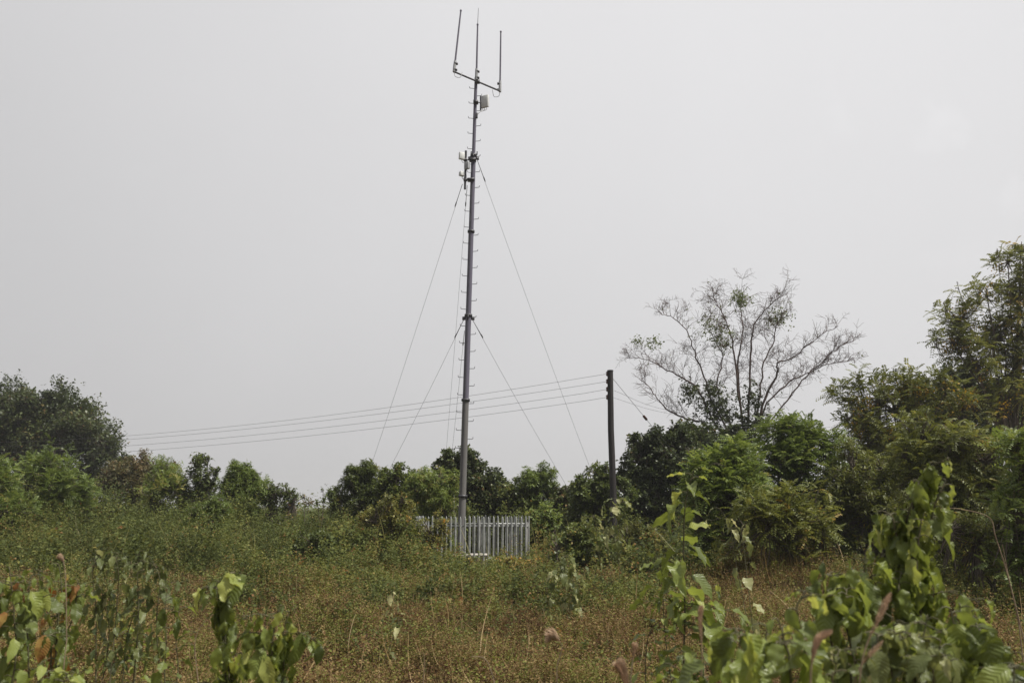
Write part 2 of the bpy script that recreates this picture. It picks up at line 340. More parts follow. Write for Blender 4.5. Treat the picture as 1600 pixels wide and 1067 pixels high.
def blobs_world(blobs, Y, dj=.35):
    o = []
    for b in blobs:
        px, py, r = b[:3]; ry = b[3] if len(b) > 3 else r
        rw = r*Y/FPX; dy = rng.uniform(-dj, dj)*rw*1.2
        o.append((at(px, py, Y)+np.array([0, dy, 0]), rw, ry*Y/FPX))
    return o
def tree(name, label, cat, Y, blobs, kind='broad', size=.13, mat='mid', dens=9, k=10, L=.7, droop=.25, group=None,
         trunk_r=.12, tint=.45, tvar=.14, base_px=None, flowers=0, bark='bark', twigs=50, stems=1, inner=.45, up=.45, rs=1.1, skirt=None):
    if skirt is None: skirt = name != 'sapling' and Y < 50
    dens *= .85 if kind == 'pinnate' else 1.0
    BW = []
    for c_, a_, b_ in blobs_world(blobs, Y):
        a_ *= rs; b_ *= rs
        BW.append((c_, a_*.78, b_*.78, True))
        if a_ > .35:
            for q_ in range(8):
                u_ = rand_unit(1)[0]; u_[2] = abs(u_[2]) if q_ < 5 else u_[2]*.5
                f_ = rng.uniform(.2, .5)
                BW.append((c_+u_*np.array([a_, a_, b_])*rng.uniform(.7, .95), a_*f_, b_*f_*rng.uniform(.9, 1.5), False))
    cen = np.mean([b[0] for b in BW], 0)
    if skirt:      # bushy growth reaches down to the ground
        for c_, a_, b_, m_ in list(BW):
            if not m_: continue
            zz = c_[2]-b_*1.1
            while zz > .5:
                BW.append((np.array([c_[0]+rng.normal(0, a_*.5), c_[1]+rng.normal(0, a_*.5), zz]), a_*rng.uniform(.6, .95), min(b_, zz)*rng.uniform(.7, 1), False)); zz -= b_*1.2
    bx = cen[0] if base_px is None else at(base_px, 800, Y)[0]
    base = np.array([bx, Y, float(ground_z(bx, Y))])
    root = thing(name, base, label, cat, group)
    fol, wood, fl = Acc(), Acc(), Acc()
    zmin = min(b[0][2]-b[2] for b in BW)
    fork = base+np.array([(cen[0]-bx)*.35, 0, max(.3, (cen[2]-base[2])*.42)])
    fks = []; mains = np.array([b_[0] for b_ in BW if b_[3]])
    for s_ in range(stems):
        off = np.array([rng.normal(0, .35), rng.normal(0, .25), 0]) if stems > 1 else np.zeros(3)
        fk = fork+off*.5; fks.append(fk)
        wood.tube(curve([base-np.array([0, 0, .15]), (base+fk)/2+rng.normal(0, .06, 3), fk], 5), np.linspace(trunk_r, trunk_r*.72, 11), 8)
    for c, r, rz, main_ in BW:
        st = fks[rng.integers(len(fks))]
        midp = (st*.5+c*.5)+rng.normal(0, .12*r+.03, 3)
        cv = curve([st, midp, c, c+np.array([rng.normal(0, .2)*r, rng.normal(0, .2)*r, rz*.6])], 5)
        rr = max(.02, trunk_r*.5*min(1, (r/1.4)))
        if main_: wood.tube(cv, np.linspace(rr*1.15, rr*.3, len(cv)), 6)
        area = 4*math.pi*r*(r+rz)/2
        n = int(dens*area*(1+inner))
        u = rand_unit(n); u[:, 2] = np.where(u[:, 2] < -.55, -u[:, 2], u[:, 2])
        lump = 1+.16*np.sin(u[:, 0]*7+c[0])*np.sin(u[:, 2]*6+c[2]*3)+.1*np.sin(u[:, 1]*11+c[1])
        q = np.where(rng.random(n) < 1/(1+inner), rng.uniform(.72, 1.0, n), rng.uniform(.2, .75, n))
        P = c+u*np.array([r, r, rz])*(q*lump)[:, None]
        D = nrm(u*.75+np.array([0, 0, up])+rng.normal(0, .4, (n, 3)))
        # clumps with gaps between them
        g = lfn(P[:, 0]*3.3, P[:, 2]*3.3+P[:, 1]*1.7, 1, c[0])
        keep = g > -.42+rng.normal(0, .2, n)
        P, D, g = P[keep], D[keep], g[keep]; n = len(P)
        LL = L*rng.uniform(.45, 1.3, n)*np.where(rng.random(n) < .12, rng.uniform(1.3, 2.1, n), 1)*min(1, .45+r*.7)
        P = P-D*(LL*.6)[:, None]
        tn = np.clip(tint+rng.normal(0, .09)+g*.09+rng.normal(0, tvar, n), .02, .97)
        shoots(fol, P, D, LL, kind, size, tn, k, droop)
        idx = rng.choice(n, min(n, max(4, int(twigs*r*.6))), replace=False)
        for i in idx:
            e = P[i]+D[i]*LL[i]
            mc_ = mains[np.argmin(((mains-P[i])**2).sum(1))]; m_ = mc_.copy() if not main_ else c*.9+P[i]*.1
            wood.tube(np.array([m_, (m_+P[i])/2+rng.normal(0, .04, 3), P[i], e-np.array([0, 0, droop*LL[i]])]), [.022, .016, .01, .004], 3, cap=False)
        if flowers and n > 3:
            m = int(flowers*area)
            # flower sprays gather in a few patches of the outer crown
            cs = P[rng.choice(n, max(1, m//6))]+np.array([0, 0, .1])
            for cc in cs:
                q_ = cc+rng.normal(0, .17, (55, 3))
                fl.scatter(DIAM, q_, rand_unit(55), rand_unit(55), rng.uniform(.05, .1, 55), rng.random(55), 1.6)
    wood.build('trunk', M[bark], root, smooth=True)
    fol.build('crown', M[mat], root)
    if fl.n: fl.build('flower_cluster', M['flower'], root)
    return root

# ================================================================== THE MAST
MY = 30.0
def world_px_scale(Y): return Y/FPX
m_base = at(719, 880, MY); m_base[2] = float(ground_z(m_base[0], MY))
m_top = at(744, 118, MY+.1)
mast = thing('guyed_mast', m_base, 'tall slender grey steel radio mast rising from the palisade enclosure', 'mast')
axis = nrm(m_top-m_base); HM = float(np.linalg.norm(m_top-m_base))
def z_for(py):       # distance along the mast where its image height is py
    lo, hi = 0, HM*1.1
    for _ in range(50):
        m = (lo+hi)/2; p = m_base+axis*m; d = p-np.array([0, 0, CAM_Z])
        yc = d[1]*CT+d[2]*ST; zc = -d[1]*ST+d[2]*CT
        y = 533.5-FPX*zc/yc
        if y > py: lo = m
        else: hi = m
    return m
def mp(s, dx=0, dy=0): return m_base+axis*s+np.array([dx, dy, 0])
brk = [0]+[z_for(y) for y in (775, 625, 493, 362, 243)]
rad = [.14, .129, .117, .107, .098]
for i in range(5):
    a = Acc(); a.tube([mp(brk[i]), mp((brk[i]+brk[i+1])/2), mp(brk[i+1])], [rad[i], rad[i]*.98, rad[i]*.96], 18)
    a.build('mast_section', M['lowsteel'] if i < 2 else M['steel'], mast, smooth=True)
a = Acc(); a.tube([mp(brk[5]), mp(z_for(180)), mp(z_for(122))], [.072, .07, .064], 14); a.build('mast_section', M['steel'], mast, smooth=True)
for i in range(1, 6):
    a = Acc(); s_ = brk[i]; r_ = rad[i-1]
    a.tube([mp(s_-.05), mp(s_-.045), mp(s_+.045), mp(s_+.05)], [r_*1.02, r_+.035, r_+.035, r_*1.02], 18, cap=False)
    if i in (3, 5):     # guy collars carry lugs
        for ang in (20, 160, 270):
            d = np.array([math.cos(R(ang)), math.sin(R(ang)), 0])
            a.box(mp(s_-.1)+d*(r_+.06), (.07, .02, .07), np.array([d, [-d[1], d[0], 0], [0, 0, 1]]))
    if i == 5:
        for dx in (-.1, .14): a.tube([mp(s_, dx, -.02), mp(s_+.16, dx, -.02)], .022, 8)
    a.build('flange_collar', M['darksteel'], mast, smooth=False)
s_ = z_for(700); k = 0
while s_ < z_for(132):
    a = Acc(); r_ = .15-.1*s_/HM*.9; sg = 1 if k % 2 else -1
    if s_ > brk[5]: r_ = .065
    ln = .19
    a.tube([mp(s_, sg*(r_-.01), -.01), mp(s_, sg*(r_+ln-.02), -.05), mp(s_+.012, sg*(r_+ln), -.05), mp(s_+.075, sg*(r_+ln+.004), -.05)], .0115, 6)
    a.build('step_peg', M['darksteel'], mast); s_ += .335; k += 1
# concrete pedestal inside the fence
pb = m_base.copy(); cpz = .8
a = Acc(); a.box(m_base+np.array([.35, -.2, .34]), (.62, .55, .34)); a.box(m_base+np.array([.35, -.2, .715]), (.66, .59, .035))
o = a.build('concrete_pedestal', M['concrete'], mast, bevel=.012)
a = Acc(); a.tube([mp(.76), mp(.79)], .28, 20); a.build('base_plate', M['darksteel'], mast)

# antennas on top
def antenna(px, pts, Rr, label, base):
    t = thing('omni_antenna', base, label, 'antenna', None); return t
Lb = at(708.5, 112, MY-.75); Rb = at(782, 143, MY+.75); Mb = at(744.5, 127, MY)
a = Acc(); a.tube([Lb, (Lb+Rb)/2, Rb], .038, 10)
a.box((Lb+Rb)/2, (.09, .06, .08))
a.build('crossarm', M['darksteel'], mast, smooth=False)
def omni(base, top, label, r, tip=None, side=1):
    t = thing('whip_antenna', base, label, 'antenna')
    ax = nrm(top-base); L_ = np.linalg.norm(top-base)
    a = Acc(); a.tube([base-ax*.08, base+ax*.05, base+ax*.42], [r*1.5, r*1.7, r*1.5], 10)
    a.build('mounting_sleeve', M['greybox'], t, smooth=False)
    a = Acc(); a.tube([base+ax*.3, base+ax*L_*.6, top], [r, r*.95, r*.8], 10); a.tube([top, top+ax*.05], r*1.1, 10)
    a.build('radome', M['steel'], t, smooth=True)
    for q in (.02, .3):
        a = Acc(); a.box(base+ax*q+np.array([side*.05, 0, 0]), (.07, .06, .025)); a.build('clamp', M['darksteel'], t)
    if tip is not None:
        a = Acc(); a.tube([top, tip], [r*.35, r*.22], 6); a.build('whip_tip', M['darksteel'], t)
    c = base-ax*.05; a = Acc()
    a.tube(curve([c, c+np.array([.05*side, 0, -.22]), c+np.array([.25*side, .02*side, -.25]), c+np.array([.32*side, .1*side, .02])], 6), .012, 6)
    if tip is None: a.build('feeder_cable', M['greybox'], t, smooth=True)
    return t
omni(Lb+np.array([.03, 0, .05]), at(720, 18, MY-.6), 'leaning whip antenna at the left end of the mast crossarm', .038, None, 1)
omni(Rb+np.array([-.02, 0, .05]), at(782.5, 51, MY+.75), 'upright whip antenna at the right end of the mast crossarm', .038, None, -1)
omni(Mb+np.array([0, -.05, .1]), at(746.3, 40, MY), 'tallest whip antenna with thin tip at the centre of the mast top', .04, at(747.5, 13, MY), 1)

# upper panel antenna
c = at(757.5, 159, MY+.1)
pt = thing('panel_antenna', c, 'pale box-shaped panel antenna on the right of the upper mast', 'antenna')
ang = R(-28); AX = np.array([[math.cos(ang), math.sin(ang), 0], [-math.sin(ang), math.cos(ang), 0], [0, 0, 1.]])
a = Acc(); a.box(c, (.17, .045, .27), AX); a.build('radome', M['whitebox'], pt, bevel=.02)
a = Acc(); a.box(c+AX[1]*.075, (.14, .03, .23), AX); a.build('back_plate', M['greybox'], pt, bevel=.006)
a = Acc(); b0 = at(743.5, 160, MY); b1 = at(752, 161, MY+.15)
a.tube([b0, b1], .025, 8); a.tube([at(751, 151, MY+.17), at(751, 172, MY+.17)], .035, 10); a.box(b0, (.1, .1, .06)); a.build('bracket', M['darksteel'], pt)
for dx in (-.08, 0, .08):
    a = Acc(); s0 = c+np.array([dx, .0, -.27]); a.tube(curve([s0, s0+np.array([-.02, 0, -.1]), at(750, 175.5, MY), at(745, 180+dx*20, MY-.07)], 6), .011, 5)
    a.build('cable', M['greybox'], pt, smooth=True)
a = Acc(); p = at(744.5, 181, MY-.08); a.box(p, (.05, .05, .11)); tag(a.build('junction_box', M['darksteel'], mast, bevel=.008))

# lower radio cluster on its stand-off pole
PO = at(726.5, 296, MY-.1); PT = at(728, 236, MY-.1)
so = thing('standoff_pole', PO, 'short dark stand-off pole clamped left of the mast below the thin upper section', 'pole')
a = Acc(); a.tube([PO, PT], .045, 12); a.build('tube', M['darksteel'], so, smooth=True)
for y in (250, 281):
    a = Acc(); p0 = at(727.2, y, MY-.1); p1 = at(738.5 if y < 260 else 736, y+.5, MY)
    a.tube([p0, p1], .028, 8); a.box(p0, (.075, .07, .05)); a.box(p1, (.14, .14, .035)); a.build('bracket', M['darksteel'], so)
def radio(px, py, hw, hh, label, mt, yaw, cat='radio unit'):
    c = at(px, py, MY-.25); t = thing('radio_unit', c, label, cat)
    q = R(yaw); AX = np.array([[math.cos(q), math.sin(q), 0], [-math.sin(q), math.cos(q), 0], [0, 0, 1.]])
    a = Acc(); a.box(c, (hw, .06, hh), AX); a.build('housing', mt, t, bevel=.015)
    a = Acc()
    for i in range(5): a.box(c-AX[1]*-.075+AX[0]*hw*(-.8+.4*i), (.006, .02, hh*.85), AX)
    a.build('heat_sink', M['darksteel'], t)
    a = Acc(); a.tube([c, at(727.3, py+1, MY-.1)], .02, 6); a.build('mounting_arm', M['darksteel'], t)
    a = Acc(); s0 = c+np.array([0, 0, -hh]); a.tube(curve([s0, s0+np.array([.03, 0, -.12]), s0+np.array([.16, .08, -.1]), s0+np.array([.17, .12, .1])], 5), .01, 5); a.build('cable', M['darksteel'], t, smooth=True)
    return t
radio(721.5, 244, .11, .15, 'pale square radio unit at the top of the stand-off pole', M['whitebox'], 25)
radio(729.5, 259, .10, .15, 'dark rounded radio unit halfway down the stand-off pole', M['greybox'], -30)
radio(721.8, 272, .10, .09, 'small pale radio unit low on the stand-off pole', M['whitebox'], 35)
# feeder cable down the mast
a = Acc(); ss = np.linspace(z_for(290), z_for(770), 30)
a.tube(np.array([mp(s, -.035, -.15-.0*s) for s in ss])+np.array([[0, (.05*s/HM), 0] for s in ss]), .014, 5); a.build('feeder_cable', M['darksteel'], mast, smooth=True)

# guy wires
ANC = {'left': at(533, 861, 41), 'right': at(974, 861, 41), 'back': at(685, 845, 50)}
for q in ANC: ANC[q][2] = float(ground_z(ANC[q][0], ANC[q][1]))+.1
def guy(p0, p1, label, ins=True):
    t = thing('guy_wire', p1, label, 'guy wire', None)
    d = p1-p0; L_ = np.linalg.norm(d); u = d/L_
    s = np.linspace(0, 1, 24)[:, None]; P = p0+d*s; P[:, 2] -= (.012*L_)*(4*s*(1-s))[:, 0]
    a = Acc(); a.tube(P, .006, 5); a.build('strand', M['wire'], t, smooth=True)
    a = Acc(); q = p0+u*.75; a.tube([q, q+u*.06, q+u*.18, q+u*.24], [.012, .024, .024, .012], 8)
    a.tube([p0, p0+u*.75], .012, 5); a.build('insulator', M['darksteel'], t, smooth=True)
    a = Acc(); q = P[-2]; a.tube([p1-u*1.6, p1-u*1.5, p1-u*1.1, p1-u*1.0], [.01, .028, .028, .01], 8)
    a.tube([p1, p1-u*.9], .014, 5); a.build('turnbuckle', M['wire'], t, smooth=True)
    return t
up_s, lo_s = z_for(250), z_for(500)
guy(at(722.5, 288, MY-.12), ANC['left'], 'upper guy wire from the stand-off pole down to the left')
guy(mp(lo_s, -.16, -.1), ANC['left']+np.array([.15, .1, 0]), 'lower guy wire from the middle mast collar down to the left')
guy(mp(up_s, .14, -.1), ANC['right'], 'long upper guy wire running down to the right of the mast')
guy(mp(lo_s, .16, -.1), ANC['right']+np.array([-.75, .1, 0]), 'lower guy wire from the middle mast collar down to the right')
guy(at(730, 290, MY+.1), ANC['back'], 'upper rear guy wire dropping steeply just left of the mast')
guy(mp(lo_s-.4, -.14, .12), ANC['back']+np.array([.2, 0, 0]), 'lower rear guy wire dropping steeply beside the mast')

# ================================================================== PALISADE FENCE
F0 = at(651, 805, 29.05); F1 = at(825, 805, 28.95)
fx = nrm(np.array([F1[0]-F0[0], F1[1]-F0[1], 0])); fy = np.array([-fx[1], fx[0], 0]); FW = float(np.linalg.norm((F1-F0)[:2]))
FH = 2.06
fb = np.array([F0[0], F0[1], 0.])
fence = thing('palisade_fence', fb, 'galvanised steel palisade fence enclosing the foot of the mast', 'fence')
def fp(u, v, z): return fb+fx*u+fy*v+np.array([0, 0, z])
def run(o, d, nrmv, L_, posts):
    AX = np.array([d, nrmv, [0, 0, 1.]])
    r = Acc()
    for z in (.38, 1.72): r.box(o+d*L_/2+np.array([0, 0, z])+nrmv*.03, (L_/2, .022, .032), AX)
    r.build('rail', M['pale'], fence)
    for q in posts:
        a = Acc(); a.box(o+d*q+np.array([0, 0, .86])+nrmv*.075, (.05, .05, 1.0), AX); a.build('post', M['lowsteel'], fence)
    n = int(L_/.163)
    for i in range(n):
        x = (i+.5)*L_/n+rng.normal(0, .004); a = Acc(); pz = FH+rng.normal(0, .008)
        sec = [(-.034, .0), (-.014, -.016), (.014, -.016), (.034, .0)]     # W-profile pale, notched pointed head
        zs = [.1, pz-.12, pz-.05, pz]; ws = [1, 1, .75, .22]; lean = rng.normal(0, .006)
        V = []
        for z, ww in zip(zs, ws):
            for thick in (0, 1):
                for sx, sy in sec:
                    V.append(o+d*(x+sx*ww+lean*z)+nrmv*(sy-.005-thick*.004)+np.array([0, 0, z+abs(sx)*.0]))
        V = np.array(V); Fq = []
        for j in range(3):
            b0 = j*8; b1 = b0+8
            for m in range(3):
                Fq += [[b0+m, b0+m+1, b1+m+1, b1+m], [b0+4+m+1, b0+4+m, b1+4+m, b1+4+m+1]]
            Fq += [[b0, b1, b1+4, b0+4], [b0+3, b0+7, b1+7, b1+3]]
        for m in range(3): Fq.append([24+m, 24+m+1, 28+m+1, 28+m])
        a.add(V, np.array(Fq), .5); a.build('pale', M['pale'], fence)
run(fp(0, 0, 0), fx, fy, FW, [.04, 2.78, FW-.04])
run(fp(0, FW, 0), fx, -fy, FW, [.04, FW/2, FW-.04])
run(fp(-.02, .04, 0), fy, fx, FW-.08, [FW/2])
run(fp(FW+.02, .04, 0), fy, -fx, FW-.08, [FW/2])
# thin white pipe left of the mast
pp = at(709, 800, 34); a = Acc(); a.tube([[pp[0], 34, 0], [pp[0], 34, at(709, 774, 34)[2]]], .03, 8); a.tube([[pp[0], 34, at(709, 776, 34)[2]], [pp[0], 34, at(709, 773.5, 34)[2]]], .042, 8)
o = tag(a.build('vent_pipe', M['whitebox'], smooth=False), 'thin white pipe standing behind the fence just left of the mast', 'pipe'); origin_at(o, (pp[0], 34, 0))

# ================================================================== UTILITY POLE AND LINES
UY = 31.0
ub = at(957.5, 800, UY); ub[2] = 0; ut = at(953.5, 580, UY)
pole = thing('utility_pole', ub, 'dark creosoted wooden power pole right of the mast', 'utility pole')
a = Acc(); a.tube([ub-np.array([0, 0, .3]), ub*.6+ut*.4+np.array([.02, 0, 0]), ub*.3+ut*.7+np.array([-.02, 0, 0]), ut], [.135, .128, .12, .112], 16); a.build('shaft', M['creosote'], pole, smooth=True)
a = Acc(); a.tube([ut, ut+np.array([0, 0, .04])], [.125, .125], 16); a.build('cap', M['darksteel'], pole)
ins = []
for y in (584, 596, 608, 620.5):
    p = at(949, y, UY); ins.append(p)
    t_ = Acc(); t_.tube([p+np.array([-.005, 0, -.075]), p+np.array([-.005, 0, -.04]), p+np.array([-.005, 0, 0]), p+np.array([-.005, 0, .04]), p+np.array([-.005, 0, .075])], [.045, .055, .03, .055, .045], 12)
    io = t_.build('insulator', M['ceramic'], pole, smooth=True)
    b = Acc()
    for dz in (-.09, .09): b.box(p+np.array([.08, 0, dz]), (.1, .018, .006))
    b.tube([p+np.array([0, 0, -.1]), p+np.array([0, 0, .1])], .009, 6); b.build('bracket', M['darksteel'], pole)
lab = ['topmost power line running left from the pole', 'second power line from the top running left from the pole', 'third power line from the top running left from the pole', 'lowest power line running left from the pole']
far = np.array([-46., 53.5])
obs = [[(948, 584), (840, 602), (640, 632), (440, 657), (190, 681.7), (0, 691)], [(948, 596), (840, 613), (640, 640.5), (440, 664), (190, 687.5), (0, 697.6)],
       [(948, 608), (840, 626), (640, 653.5), (440, 673), (190, 697.7), (0, 706.6)], [(948, 620.5), (840, 637.5), (640, 664.5), (440, 683), (190, 707), (0, 715)]]
for i in range(4):
    p0 = ins[i]; d = far-p0[:2]; T, Z = [], []
    for px, py in obs[i]:
        k_ = (px-800)/1244.4
        # intersect the viewing column with the line's plan
        t = 0.
        lo, hi = 0, 1
        for _ in range(40):
            t = (lo+hi)/2; xy = p0[:2]+d*t; z_ = at(px, py, xy[1])
            if xy[0] > z_[0]: lo = t
            else: hi = t
        T.append(t); Z.append(z_[2])
    co = np.polyfit(T, Z, 2); tt = np.linspace(0, 1, 60)
    P = np.stack([p0[0]+d[0]*tt, p0[1]+d[1]*tt, np.polyval(co, tt)], -1); P[0] = p0
    a = Acc(); a.tube(P, .0068, 5); o = tag(a.build('power_line', M['alu'], smooth=True), lab[i], 'power line'); origin_at(o, tuple(p0))
for j, (y0, y1, y2, l_) in enumerate(((610, 640, 664, 'upper of two faint lines leaving the pole to the right'), (621.5, 645, 669, 'lower of two faint lines leaving the pole to the right'))):
    P = curve([at(959, y0, UY), at(1040, y1, UY+4), at(1190, y2, UY+11), at(1500, y2+6, UY+26), at(1750, y2+8, UY+38)], 10)
    a = Acc(); a.tube(P, .006, 5); o = tag(a.build('power_line', M['alu'], smooth=True), l_, 'power line'); origin_at(o, tuple(P[0]))
# pole stay
p0 = at(958, 592, UY); p1 = at(1062, 718, UY+2.2); e = p0+(p1-p0)*1.25; e[2] = max(e[2], .1)
st = thing('stay_wire', e, 'slanting stay wire with insulator from the power pole down to the right', 'stay wire')
a = Acc(); a.tube([p0, (p0+e)/2, e], .0085, 5); a.build('strand', M['wire'], st)
u = nrm(e-p0); c = at(1007, 654.5, UY+1.0); a = Acc(); c = p0+u*np.dot(c-p0, u); a.tube([c-u*.14, c-u*.1, c+u*.1, c+u*.14], [.02, .055, .055, .02], 10); a.build('insulator', M['ceramic'], st, smooth=True)

# ================================================================== BARE TREE
def bare_tree():
    Y = 44.
    base = at(1168, 760, Y); base[2] = 0
    root = thing('bare_tree', base, 'tall spreading nearly leafless tree with reddish grey branches', 'tree')
    wood = Acc(); tw = Acc(); lv = Acc()
    limbs = [
     [(1160, 760), (1130, 700), (1100, 662), (1075, 655), (1050, 644), (1028, 626), (1012, 603), (996, 590)],
     [(1160, 760), (1135, 690), (1112, 655), (1088, 606), (1060, 586), (1035, 573), (1010, 560), (976, 556)],
     [(1165, 760), (1140, 680), (1112, 625), (1095, 578), (1083, 545), (1070, 512), (1045, 492), (1026, 484)],
     [(1168, 760), (1165, 690), (1152, 600), (1146, 540), (1134, 500), (1118, 470), (1112, 448)],
     [(1170, 760), (1168, 690), (1172, 600), (1174, 530), (1186, 495), (1208, 470), (1225, 458)],
     [(1175, 760), (1178, 690), (1196, 620), (1215, 582), (1216, 566), (1246, 553), (1272, 530), (1312, 506)],
     [(1175, 765), (1184, 690), (1215, 645), (1255, 592), (1290, 560), (1312, 540), (1336, 530)],
     [(1172, 765), (1176, 700), (1200, 628), (1235, 596), (1268, 578), (1300, 566), (1330, 562)],
     [(1166, 760), (1155, 690), (1130, 640), (1120, 600), (1128, 555), (1112, 520), (1105, 490)],
     [(1170, 760), (1170, 700), (1185, 640), (1192, 575), (1210, 530), (1214, 505), (1232, 480)],
     [(1172, 760), (1160, 660), (1152, 570), (1160, 520), (1158, 480), (1160, 455)]]
    ends = []
    def branch(p, d, L_, r, lvl):
        n = 5; P = [p]; dd = d
        for i in range(n):
            dd = nrm(dd+rng.normal(0, .2, 3)+np.array([0, 0, .02])); P.append(P[-1]+dd*L_/n)
        P = np.array(P); (wood if lvl < 2 else tw).tube(P, np.linspace(r, max(.006, r*.4), n+1), 5 if lvl < 2 else 3, cap=False)
        if lvl >= 3: ends.append(P[-1]); return
        nb = (5, 6, 5)[lvl-1] if lvl > 0 else 4
        for j in range(nb):
            i = rng.integers(1, n+1); q = P[i]
            a_ = nrm(np.cross(dd, rng.normal(size=3)))
            branch(q, nrm(dd*.6+a_*rng.uniform(.5, 1.0)+np.array([0, 0, .03])), L_*rng.uniform(.45, .7), max(.006, r*.6), lvl+1)
    for li, lm in enumerate(limbs):
        dy = rng.uniform(-2.6, 2.6); m = len(lm)
        P = curve([at(1165+(px-1165)*.985, 760+(py-760)*.99, Y+dy*(i/(m-1))**1.2) for i, (px, py) in enumerate(lm)], 5, .03)
        r0 = rng.uniform(.06, .10)
        wood.tube(P, .016+(r0-.016)*np.linspace(1, 0, len(P))**1.2, 8)
        n = len(P); T = nrm(np.gradient(P, axis=0))
        for s in range(24):
            i = int(n*(.33+.65*(s/24)**.8)); i = min(i, n-1)
            a_ = nrm(np.cross(T[i], rng.normal(size=3))); a_[1] *= .8; a_[2] = abs(a_[2])*.6
            branch(P[i], nrm(T[i]*.5+a_*.95+np.array([0, 0, .05])), rng.uniform(.6, 1.7)*(1.15-.5*i/n), .015, 1 if rng.random() < .45 else 2)
        ends.append(P[-1])
    for px, py, rp in ((1116, 512, 26), (1128, 535, 14), (1160, 470, 12), (1150, 463, 10), (1218, 492, 16), (1205, 500, 10), (1020, 535, 8), (996, 532, 5)):
        c = at(px, py, Y); n = int(rp*6)
        P = c+rng.normal(0, 1, (n, 3))*rp*Y/FPX*.55; shoots(lv, P, rand_unit(n), np.full(n, .25), 'broad', .14, np.full(n, .5), 3)
    E = np.array(ends); sel = rng.random(len(E)) < .012; E = E[sel]
    lv.scatter(DIAM, E, rand_unit(len(E))+np.array([0, 0, -1]), rand_unit(len(E)), .17, rng.random(len(E)))
    # creeper climbing the lower limbs
    iv = Acc()
    for px, py, rx, ry, n in ((1118, 640, 30, 30, 210), (1170, 665, 34, 34, 230), (1175, 625, 12, 22, 60), (1112, 610, 12, 14, 40), (1140, 700, 50, 22, 320), (1078, 612, 12, 14, 60)):
        c = at(px, py, Y-.3); P = c+rng.normal(0, 1, (n, 3))*np.array([rx, 22, ry])*Y/FPX*.5
        shoots(iv, P, nrm(rng.normal(0, .6, (n, 3))+np.array([0, 0, .6])), np.full(n, .45), 'broad', .17, np.clip(rng.normal(.4, .15, n), 0, 1), 7)
    wood.build('trunk', M['greybark'], root, smooth=True); tw.build('twigs', M['greybark'], root)
    lv.build('leaves', M['mid'], root); iv.build('creeper', M['dark'], root)
bare_tree()

# ================================================================== TREES AND TALL SHRUBS
tree('broad_tree', 'large dark rounded tree at the far left behind the power lines', 'tree', 62,
     [(-60, 720, 100), (10, 690, 62), (60, 690, 70), (110, 700, 58), (150, 725, 42), (30, 645, 36), (75, 655, 36), (0, 640, 26), (118, 662, 26), (90, 628, 11), (42, 622, 14), (150, 672, 18), (172, 700, 20), (185, 740, 24), (130, 760, 40), (60, 760, 50)],
     'broad', .24, 'dark', 3.2, 11, 1.1, .12, trunk_r=.4, tint=.5, inner=.3)
tree('shrub', 'brownish loose shrub at the right foot of the large dark tree', 'shrub', 44,
     [(190, 745, 26), (222, 742, 24), (250, 738, 16), (215, 770, 32), (170, 765, 22)], 'broad', .12, 'brownish', 9, 10, .8, .1, tint=.6, stems=3, trunk_r=.05, group=None, rs=1.28)
tree('small_tree', 'light green feathery young tree in front of the large dark tree', 'tree', 33,
     [(80, 740, 34), (60, 765, 30), (105, 755, 26), (118, 780, 24), (78, 722, 14), (40, 770, 20), (95, 790, 30)], 'pinnate', .085, 'light', 4.5, 5, .55, .2, tint=.5, stems=2, trunk_r=.05, up=.7)
tree('shrub', 'light green leafy shrub cut by the left edge of the view', 'shrub', 29,
     [(-8, 748, 24), (0, 780, 30), (-30, 760, 36), (20, 800, 24)], 'pinnate', .08, 'light', 5, 5, .5, .2, tint=.55, stems=2, trunk_r=.04, up=.7)
tree('small_tree', 'pale slim young tree with sky showing through, left of the tree with arching tips', 'tree', 37,
     [(252, 742, 18), (258, 765, 22), (275, 760, 14), (240, 775, 16)], 'pinnate', .07, 'light', 4.5, 5, .5, .15, tint=.65, trunk_r=.04, up=.7, rs=1.28)
tree('small_tree', 'small tree with thin branches arching right against the sky', 'tree', 37,
     [(305, 748, 18), (312, 725, 11), (300, 770, 18), (326, 716, 6, 4), (338, 733, 7, 4), (318, 760, 12)], 'broad', .13, 'mid', 11, 9, .6, .2, tint=.35, trunk_r=.05, rs=1.28)
tree('shrub', 'round bushy light green shrub standing alone against the sky', 'shrub', 36,
     [(378, 752, 22), (395, 760, 18), (362, 765, 17), (385, 738, 11), (380, 778, 26)], 'fine', .15, 'light', 17, 14, .5, .3, tint=.45, trunk_r=.05, up=.6, rs=1.28)
tree('shrub', 'thin dark shrub right of the round light green shrub', 'shrub', 36,
     [(425, 760, 9), (432, 772, 13), (448, 772, 12), (460, 783, 12), (420, 785, 14)], 'broad', .11, 'mid', 9, 9, .5, .15, tint=.3, trunk_r=.035)
tree('sapling', 'thin upright sapling poking above the scrub in the gap of sky', 'sapling', 34,
     [(505, 768, 4, 9), (507, 782, 6, 8), (496, 786, 5)], 'broad', .11, 'mid', 12, 9, .35, .1, tint=.35, trunk_r=.02)
tree('sapling', 'small reddish sapling left of the thin upright one', 'sapling', 34,
     [(475, 778, 6, 9), (482, 786, 8)], 'broad', .11, 'brownish', 9, 8, .35, .1, tint=.6, trunk_r=.02)
tree('small_tree', 'dark grey green young tree below the left guy wires', 'tree', 35,
     [(563, 745, 18), (575, 738, 13), (555, 768, 20), (580, 768, 20), (548, 735, 7), (565, 790, 26), (530, 782, 14)], 'fine', .17, 'mid', 15, 12, .5, .25, tint=.4, trunk_r=.06, up=.6, rs=1.28)
